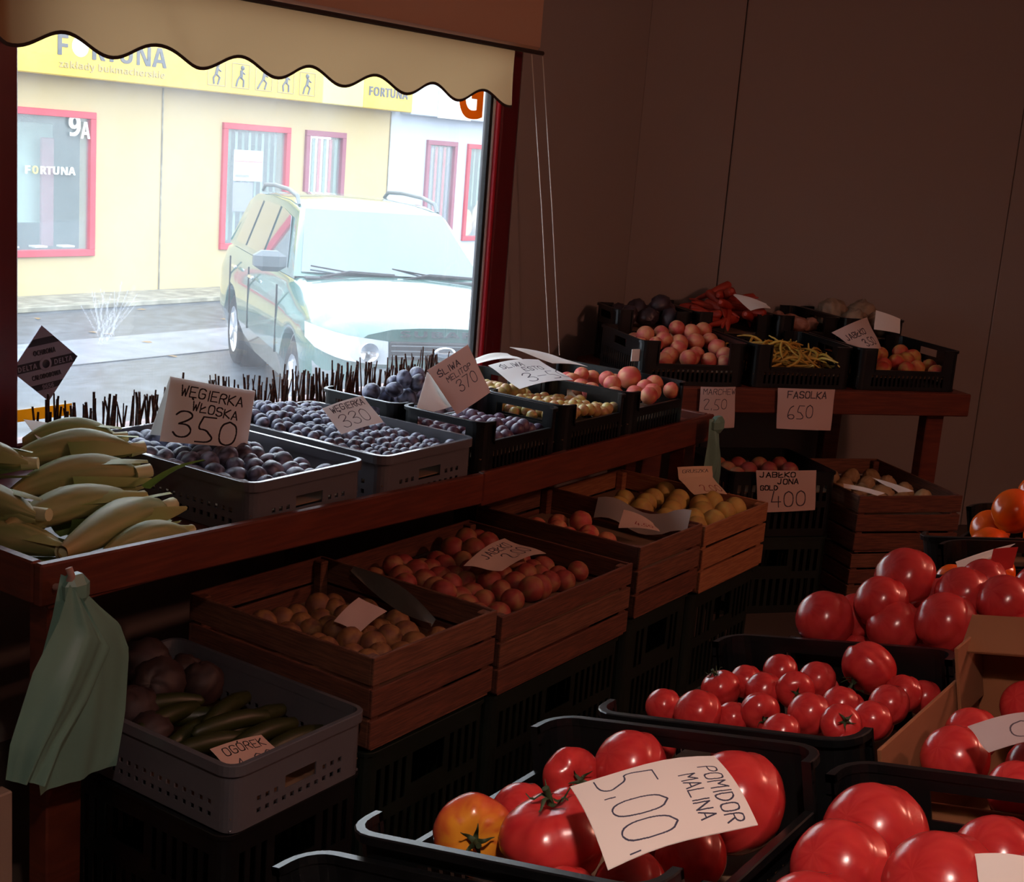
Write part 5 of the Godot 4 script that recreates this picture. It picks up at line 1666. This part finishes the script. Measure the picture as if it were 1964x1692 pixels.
	for q in [[1.50, 0.452, -0.050, 0.041], [1.59, 0.445, -0.05, 0.034], [1.712, 0.48, -0.050, 0.036], [1.45, 0.535, -0.06, 0.036], [1.455, 0.61, -0.06, 0.036], [1.55, 0.53, -0.07, 0.038], [1.64, 0.52, -0.07, 0.038], [1.72, 0.57, -0.07, 0.038], [1.55, 0.62, -0.07, 0.038], [1.65, 0.61, -0.07, 0.038], [1.45, 0.69, -0.07, 0.038], [1.56, 0.71, -0.07, 0.038], [1.68, 0.69, -0.07, 0.038]]:
		tomato(q, smooth_[rng.randi() % 3], "red tomato in the open cardboard box", "tomatoes in the cardboard box")

# ------------------------------------------------------------------ price cards, bags, stickers
func small_things():
	var ink = Color(0.12, 0.11, 0.13)
	var soft = Color(0.30, 0.27, 0.30)
	var white = Color(0.93, 0.92, 0.91)
	var Q = {
	"corn": [V(1.869, 0.972, -2.596), V(1.985, 0.940, -2.578), V(1.966, 0.912, -2.497), V(1.848, 0.944, -2.514)],
	"wloska": [V(2.192, 1.060, -2.475), V(2.369, 1.024, -2.366), V(2.343, 0.885, -2.363), V(2.161, 0.905, -2.473)],
	"wegierka": [V(2.622, 0.951, -2.372), V(2.749, 0.977, -2.342), V(2.751, 0.917, -2.266), V(2.624, 0.894, -2.301)],
	"melitop": [V(3.014, 1.025, -2.334), V(3.115, 1.101, -2.271), V(3.160, 0.967, -2.210), V(3.075, 0.901, -2.263)],
	"essa": [V(3.533, 0.970, -2.489), V(3.735, 0.981, -2.428), V(3.726, 0.937, -2.281), V(3.481, 0.925, -2.324)],
	"sheet1": [V(3.648, 0.962, -2.624), V(3.758, 0.979, -2.571), V(3.747, 0.970, -2.498), V(3.604, 0.955, -2.583)],
	"sheet2": [V(3.723, 1.008, -2.540), V(3.858, 0.984, -2.452), V(3.922, 0.954, -2.347), V(3.811, 0.964, -2.419)],
	"marchew": [V(4.546, 0.843, -2.221), V(4.660, 0.846, -2.132), V(4.671, 0.688, -2.124), V(4.551, 0.682, -2.217)],
	"fasolka": [V(4.801, 0.846, -2.021), V(4.998, 0.845, -1.868), V(5.000, 0.682, -1.866), V(4.813, 0.687, -2.012)],
	"jablko": [V(4.599, 0.559, -1.983), V(4.800, 0.560, -1.826), V(4.812, 0.404, -1.816), V(4.622, 0.395, -1.965)],
	"pear": [V(3.993, 0.618, -1.994), V(4.120, 0.618, -1.931), V(4.104, 0.575, -1.864), V(3.992, 0.578, -1.930)],
	"pear_fold": [V(4.005, 0.655, -2.011), V(4.125, 0.655, -1.940), V(4.120, 0.618, -1.931), V(3.993, 0.618, -1.994)],
	"crate3": [V(3.512, 0.612, -1.929), V(3.571, 0.575, -1.856), V(3.567, 0.555, -1.827), V(3.452, 0.570, -1.908)],
	"crate2": [V(2.785, 0.573, -1.993), V(2.992, 0.604, -2.008), V(3.022, 0.583, -1.887), V(2.850, 0.565, -1.913)],
	"crate1": [V(2.289, 0.541, -2.001), V(2.381, 0.577, -2.006), V(2.406, 0.554, -1.937), V(2.311, 0.526, -1.937)],
	"ogorek": [V(1.763, 0.445, -1.849), V(1.891, 0.438, -1.834), V(1.894, 0.405, -1.753), V(1.758, 0.409, -1.764)],
	"malina": [V(1.191, 1.073, -0.522), V(1.124, 1.053, -0.440), V(0.978, 1.038, -0.517), V(1.053, 1.060, -0.607)],
	"back_card": [V(5.238, 1.033, -2.004), V(5.408, 1.096, -1.926), V(5.390, 0.981, -1.843), V(5.306, 0.956, -1.886)],
	"back_sheet": [V(5.652, 1.106, -1.978), V(5.731, 1.075, -1.893), V(5.706, 1.015, -1.879), V(5.614, 1.028, -1.962)],
	"carrot_sheet": [V(5.211, 1.138, -2.453), V(5.265, 1.109, -2.313), V(5.249, 1.094, -2.284), V(5.165, 1.083, -2.334)],
	"white_sheet": [V(2.105, 1.078, -0.554), V(2.172, 1.111, -0.484), V(2.136, 1.087, -0.510), V(2.097, 1.066, -0.544)],
	"red_card": [V(2.079, 1.119, -0.494), V(2.104, 1.124, -0.464), V(2.084, 1.095, -0.463), V(2.054, 1.081, -0.491)],
	"right_card": [V(1.438, 1.084, -0.339), V(1.522, 1.093, -0.281), V(1.496, 1.076, -0.256), V(1.422, 1.069, -0.309)],
	"bottom_card": [V(1.178, 1.072, -0.254), V(1.212, 1.070, -0.207), V(1.172, 1.058, -0.191), V(1.141, 1.061, -0.237)],
	}
	var C = V(0, 1.66, 0)
	for i in 4: Q.jablko[i] = C + (Q.jablko[i] - C) * 0.988
	var plain = M.paper
	sheet("price_card", "blank white card lying on the corn with a wire clip", Q.corn, plain, 0.002)
	var wc = MB.new()
	wc.tube([V(1.935, 0.93, -2.53), V(1.95, 0.935, -2.50), V(1.94, 0.927, -2.485), V(1.925, 0.925, -2.50), V(1.94, 0.915, -2.49), V(1.975, 0.885, -2.46)], 0.0015, 6)
	solo("wire_clip", wc, M.wire, "thin wire clip holding the blank card on the corn", "clip")
	sheet("price_card", "large standing card reading WĘGIERKA WŁOSKA 350 in the plum tray", Q.wloska, card_material("card_wloska", white, [["WĘGIERKA", 46, 22, 24, 36, ink, 4, 0.05], ["WŁOSKA", 96, 74, 22, 32, ink, 4, 0.10], ["350", 40, 112, 62, 92, ink, 5, 0.12]]), 0.006)
	sheet("folded_leaf", "rear leaf of the folded WĘGIERKA WŁOSKA card", [Q.wloska[0] + V(0.004, 0, -0.006), Q.wloska[1] + V(0.004, 0, -0.006), Q.wloska[2] + V(0.03, 0, -0.07), Q.wloska[3] + V(0.03, 0, -0.07)], plain, 0.003, 0.0, "", "price card")
	sheet("price_card", "slanting card reading WĘGIERKA 330 among the small plums", Q.wegierka, card_material("card_wegierka", white, [["WĘGIERKA", 40, 18, 26, 44, soft, 5], ["330", 50, 92, 56, 100, soft, 4]]), 0.005)
	sheet("price_card", "tilted pinkish card reading 370 over the purple plums", Q.melitop, card_material("card_melitop", Color(0.86, 0.74, 0.70), [["ŚLIWA", 40, 42, 28, 36, soft, 5], ["MELITOP", 72, 98, 22, 32, soft, 4], ["370", 110, 150, 40, 72, soft, 4]], 300, 320), 0.004)
	sheet("folded_leaf", "white rear leaf of the tilted pinkish card", [Q.melitop[0] + V(0, -0.005, 0), Q.melitop[0] + V(0.06, -0.06, 0.02), Q.melitop[3] + V(0.0, 0.02, -0.02), Q.melitop[0] + V(-0.045, -0.13, 0.0)], plain, 0.003, 0.0, "", "price card")
	sheet("price_card", "white card reading 3 50 lying over the yellow plums", Q.essa, card_material("card_essa", white, [["ŚLIWA", 40, 26, 24, 32, soft, 4], ["ESTO", 140, 70, 24, 32, soft, 4], ["3-50", 90, 120, 50, 80, soft, 4]]), 0.008)
	sheet("loose_sheet", "bright white sheet curling up by the window frame", Q.sheet1, plain, 0.008, 0.0, "", "paper")
	sheet("loose_sheet", "long white sheet sticking up beside the blind cords", Q.sheet2, plain, 0.004, 0.0, "", "paper")
	sheet("price_card", "card reading MARCHEW 50 hanging on the corner table board by the peaches", Q.marchew, card_material("card_marchew", Color(0.86, 0.78, 0.76), [["MARCHEW", 24, 16, 30, 42, soft, 4], ["2.50", 30, 96, 46, 80, soft, 4]], 300, 320), 0.006)
	sheet("price_card", "card reading FASOLKA 650 hanging below the yellow beans", Q.fasolka, card_material("card_fasolka", Color(0.86, 0.76, 0.73), [["FASOLKA", 54, 16, 24, 36, soft, 5], ["650", 60, 98, 38, 72, soft, 4, -0.06]]), 0.005)
	sheet("price_card", "card reading 4 00 hanging on the black apple crate", Q.jablko, card_material("card_jablko", Color(0.86, 0.76, 0.72), [["JABŁKO", 18, 10, 24, 26, ink, 5], ["JONA", 110, 46, 22, 28, ink, 5], ["GOLD", 18, 82, 18, 24, ink, 5], ["400", 74, 116, 50, 86, soft, 5]]), 0.004)
	sheet("price_card", "curled card with a red price over the pears", Q.pear, card_material("card_pear", Color(0.88, 0.78, 0.66), [["2.00", 110, 110, 44, 90, Color(0.55, 0.18, 0.14), 5]]), 0.006)
	sheet("folded_leaf", "bent back upper half of the card over the pears", Q.pear_fold, card_material("card_pear_fold", Color(0.88, 0.78, 0.66), [["GRUSZKA", 40, 60, 26, 60, soft, 5]]), 0.004, 0.0, "", "price card")
	sheet("price_card", "small creased card with red writing in the paper lined crate", Q.crate3, card_material("card_nectarine", Color(0.84, 0.74, 0.68), [["4.50", 120, 120, 36, 60, Color(0.55, 0.10, 0.10), 6]]), 0.008)
	sheet("price_card", "wide scribbled card lying on the dark red apples", Q.crate2, card_material("card_apple", Color(0.84, 0.74, 0.68), [["JABŁKO", 70, 30, 26, 50, soft, 5], ["2.00", 130, 100, 36, 80, soft, 5]]), 0.012)
	sheet("price_card", "blank pinkish card lying on the onions", Q.crate1, card_material("card_onion", Color(0.86, 0.76, 0.73), []), 0.005)
	sheet("price_card", "card reading OGÓREK 1.00 leaning in the low grey tray", Q.ogorek, card_material("card_ogorek", Color(0.90, 0.76, 0.70), [["OGÓREK", 44, 22, 32, 52, ink, 5], ["1.00", 66, 110, 52, 100, soft, 5]]), 0.004)
	sheet("price_card", "large card reading POMIDOR MALINA 5.00 across the big tomatoes", Q.malina, card_material("card_malina", Color(0.94, 0.90, 0.87), [["POMIDOR", 60, 28, 26, 54, Color(0.22, 0.22, 0.30), 4], ["MALINA", 84, 104, 24, 48, Color(0.22, 0.22, 0.30), 4], ["5.00.", 14, 210, 58, 165, Color(0.24, 0.24, 0.32), 4]], 300, 440), 0.006, 0.008)
	sheet("price_card", "curved card with faded writing between the beans and the corner table apples", Q.back_card, card_material("card_back_apple", Color(0.82, 0.76, 0.74), [["JABŁKO", 30, 60, 26, 40, soft, 6], ["3.50", 130, 130, 32, 60, soft, 6]]), 0.012)
	sheet("loose_sheet", "plain sheet propped against the celeriac", Q.back_sheet, plain, 0.004, 0.0, "", "paper")
	sheet("loose_sheet", "pale strip of paper lying on the carrots", Q.carrot_sheet, plain, 0.006, 0.0, "", "paper")
	sheet("loose_sheet", "white sheet behind the red card on the heaped tomatoes", Q.white_sheet, plain, 0.004, 0.0, "", "paper")
	sheet("loose_sheet", "white strip of paper along the inside of the potato crate", [V(4.89, 0.510, -1.747), V(4.928, 0.498, -1.595), V(4.894, 0.490, -1.61), V(4.865, 0.500, -1.733)], plain, 0.003, 0.0, "", "paper")
	sheet("loose_sheet", "pointed scrap of paper at the front of the potato crate", [V(5.09, 0.510, -1.708), V(5.094, 0.490, -1.537), V(5.05, 0.482, -1.583), V(5.064, 0.495, -1.636)], plain, 0.003, 0.0, "", "paper")
	mat("red_plastic", Color(0.62, 0.03, 0.04), 0.35)
	sheet("red_card", "small red plastic card stuck in the heaped tomatoes", Q.red_card, M.red_plastic, 0.001, 0.0, "", "card")
	sheet("price_card", "greyish card with a loop written on it in the cardboard box", Q.right_card, card_material("card_right", Color(0.72, 0.66, 0.66), [["0", 130, 60, 120, 130, soft, 6]]), 0.006)
	sheet("price_card", "pale card lying on the smooth tomatoes", Q.bottom_card, plain, 0.003)
	# stickers on the glass
	var de = thing("security_sticker", "grey diamond shaped security sticker on the window glass", "sticker", V(2.214, 1.012, -2.983), Basis(V(0, 0, 1), 0.115))
	mat("sticker_grey", Color(0.50, 0.49, 0.56), 0.5)
	mat("sticker_navy", Color(0.09, 0.10, 0.16), 0.5)
	var d = MB.new(); d.prism([V(-0.103, 0, 0), V(0, -0.103, 0), V(0.103, 0, 0), V(0, 0.103, 0)], V(0, 0, 1), 0.002)
	part(de, "plate", d, M.sticker_grey)
	d = MB.new(); d.prism([V(-0.097, -0.012, 0.001), V(0.097 - 0.006, -0.012, 0.001), V(0.099, 0, 0.001), V(0.091, 0.012, 0.001), V(-0.091, 0.012, 0.001), V(-0.1, 0, 0.001)], V(0, 0, 1), 0.0012)
	part(de, "band", d, M.sticker_navy)
	d = MB.new(); d.prism([V(-0.050, 0.052, 0.001), V(0.050, 0.052, 0.001), V(0.032, 0.070, 0.001), V(-0.032, 0.070, 0.001)], V(0, 0, 1), 0.0012)
	part(de, "upper_band", d, M.sticker_navy)
	d = MB.new(); d.prism([V(-0.034, -0.068, 0.001), V(0.034, -0.068, 0.001), V(0.050, -0.052, 0.001), V(-0.050, -0.052, 0.001)], V(0, 0, 1), 0.0012)
	part(de, "lower_band", d, M.sticker_navy)
	d = MB.new(); d.lathe([[0.001, 0.002], [0.017, 0.002], [0.019, 0.0]], 24)
	part(de, "emblem", d, M.sticker_grey, Transform3D(Basis(Vector3.RIGHT, PI / 2), V(0, 0, 0.001)))
	d = MB.new(); d.lathe([[0.001, 0.003], [0.011, 0.003], [0.012, 0.0]], 20)
	part(de, "emblem_core", d, M.sticker_navy, Transform3D(Basis(Vector3.RIGHT, PI / 2), V(0, 0, 0.001)))
	text_part(de, "lettering", "OCHRONA", M.sticker_navy, V(-0.034, 0.026, 0.001), 0.068, 0.014, Basis(), 0.001)
	text_part(de, "lettering", "CAŁODOBOWA", M.sticker_navy, V(-0.045, -0.038, 0.001), 0.09, 0.013, Basis(), 0.001)
	text_part(de, "band_lettering", "DELTA", M.sticker_grey, V(-0.086, -0.007, 0.002), 0.058, 0.014, Basis(), 0.001)
	text_part(de, "band_lettering", "DELTA", M.sticker_grey, V(0.026, -0.007, 0.002), 0.058, 0.014, Basis(), 0.001)
	text_part(de, "band_lettering", "9656", M.sticker_grey, V(-0.018, -0.066, 0.002), 0.036, 0.012, Basis(), 0.001)
	mat("orange_film", Color(0.90, 0.55, 0.08), 0.5, {"backlight_enabled": true, "backlight": Color(0.80, 0.50, 0.08)})
	var gl = thing("window_letter", "orange letter G stuck on the glass under the blind", "letter", V(3.935, 1.752, -2.984))
	text_part(gl, "letter", "G", M.orange_film, V(0, 0, 0), 0.145, 0.185, Basis(), 0.001)
	mat("yellow_film", Color(0.90, 0.74, 0.12), 0.5, {"backlight_enabled": true, "backlight": Color(0.80, 0.64, 0.08)})
	var ys = MB.new(); ys.box(V(2.205, 0.880, -2.984), V(0.19, 0.032, 0.001), 0.0)
	solo("yellow_strip", ys, M.yellow_film, "short yellow strip stuck low on the glass behind the twigs", "sticker")
	var lb = MB.new(); lb.box(Vector3(), V(0.05, 0.045, 0.002), 0.0)
	solo("crate_label", lb, M.paper, "small white label on the end of the peach crate on the corner table", "label", Transform3D(bk_basis() * Basis(Vector3.UP, 0.3), bk(-0.295, 0.945, 0.90)))
	bags()

func lerp_curve(pts, t):
	var k = t * (pts.size() - 1)
	var i = min(int(k), pts.size() - 2)
	return Vector2(pts[i][0], pts[i][1]).lerp(Vector2(pts[i + 1][0], pts[i + 1][1]), k - i)

func bag_sheet(L, R, z, fold, seed_):
	var rows = []
	for j in 25:
		var t = j / 24.0
		var a = lerp_curve(L, t); var b = lerp_curve(R, t)
		var row = []
		for i in 21:
			var s = i / 20.0
			var p = a.lerp(b, s)
			row.append(V(p.x, p.y, z + fold * (0.35 + t) * (sin(s * 11.0 + seed_ + t * 1.5) * 0.6 + sin(s * 23.0 + seed_ * 2.0) * 0.25) + 0.03 * sin(s * PI) * sin(t * PI)))
		rows.append(row)
	var m = MB.new(); m.grid(rows, false, null, true)
	return m

func bags():
	var o = thing("plastic_bags", "bundle of pale green plastic bags hanging from the window table corner", "bags", V(0, 0, 0))
	part(o, "rear_bag", bag_sheet([[1.519, 0.828], [1.50, 0.75], [1.470, 0.659], [1.455, 0.531], [1.475, 0.40]], [[1.548, 0.811], [1.608, 0.745], [1.659, 0.695], [1.682, 0.635], [1.674, 0.505], [1.653, 0.398]], -2.0, 0.006, 1.0), M.bag_green)
	part(o, "front_bag", bag_sheet([[1.513, 0.818], [1.491, 0.753], [1.437, 0.666], [1.392, 0.539], [1.386, 0.471]], [[1.542, 0.781], [1.604, 0.671], [1.551, 0.581], [1.493, 0.515], [1.456, 0.440]], -1.965, 0.012, 2.5), M.bag_green)
	var k = MB.new()
	k.xf = Transform3D(Basis().scaled(V(0.028, 0.032, 0.02)), V(1.548, 0.792, -1.995))
	k.box(Vector3(), V(2, 2, 2), 0.7)
	part(o, "knot", k, M.bag_green)
	var h = MB.new(); h.tube([V(1.535, 0.79, -2.035), V(1.535, 0.80, -2.0), V(1.533, 0.825, -1.985), V(1.53, 0.84, -1.99)], 0.007, 8)
	mat("hook_pale", Color(0.70, 0.55, 0.50), 0.6)
	part(o, "hook", h, M.hook_pale)
	var o2 = thing("plastic_bags", "narrow bundle of pale bags hanging at the window table end near the carrots card", "bags", V(0, 0, 0))
	part(o2, "rear_bag", bag_sheet([[4.19, 0.80], [4.20, 0.716], [4.19, 0.62], [4.182, 0.55]], [[4.27, 0.795], [4.262, 0.703], [4.30, 0.62], [4.33, 0.53]], -2.0, 0.008, 4.0), M.bag_green)
	k = MB.new()
	k.xf = Transform3D(Basis().scaled(V(0.04, 0.03, 0.02)), V(4.245, 0.775, -1.995))
	k.box(Vector3(), V(2, 2, 2), 0.7)
	part(o2, "knot", k, M.bag_green)
	var pb = MB.new(); pb.box(V(1.307, 0.25, -1.90), V(0.06, 0.50, 0.03), 0.003)
	mat("pale_wood", Color(0.50, 0.42, 0.36), 0.7)
	solo("upright_board", pb, M.pale_wood, "pale narrow board standing beside the green plastic bags", "board")
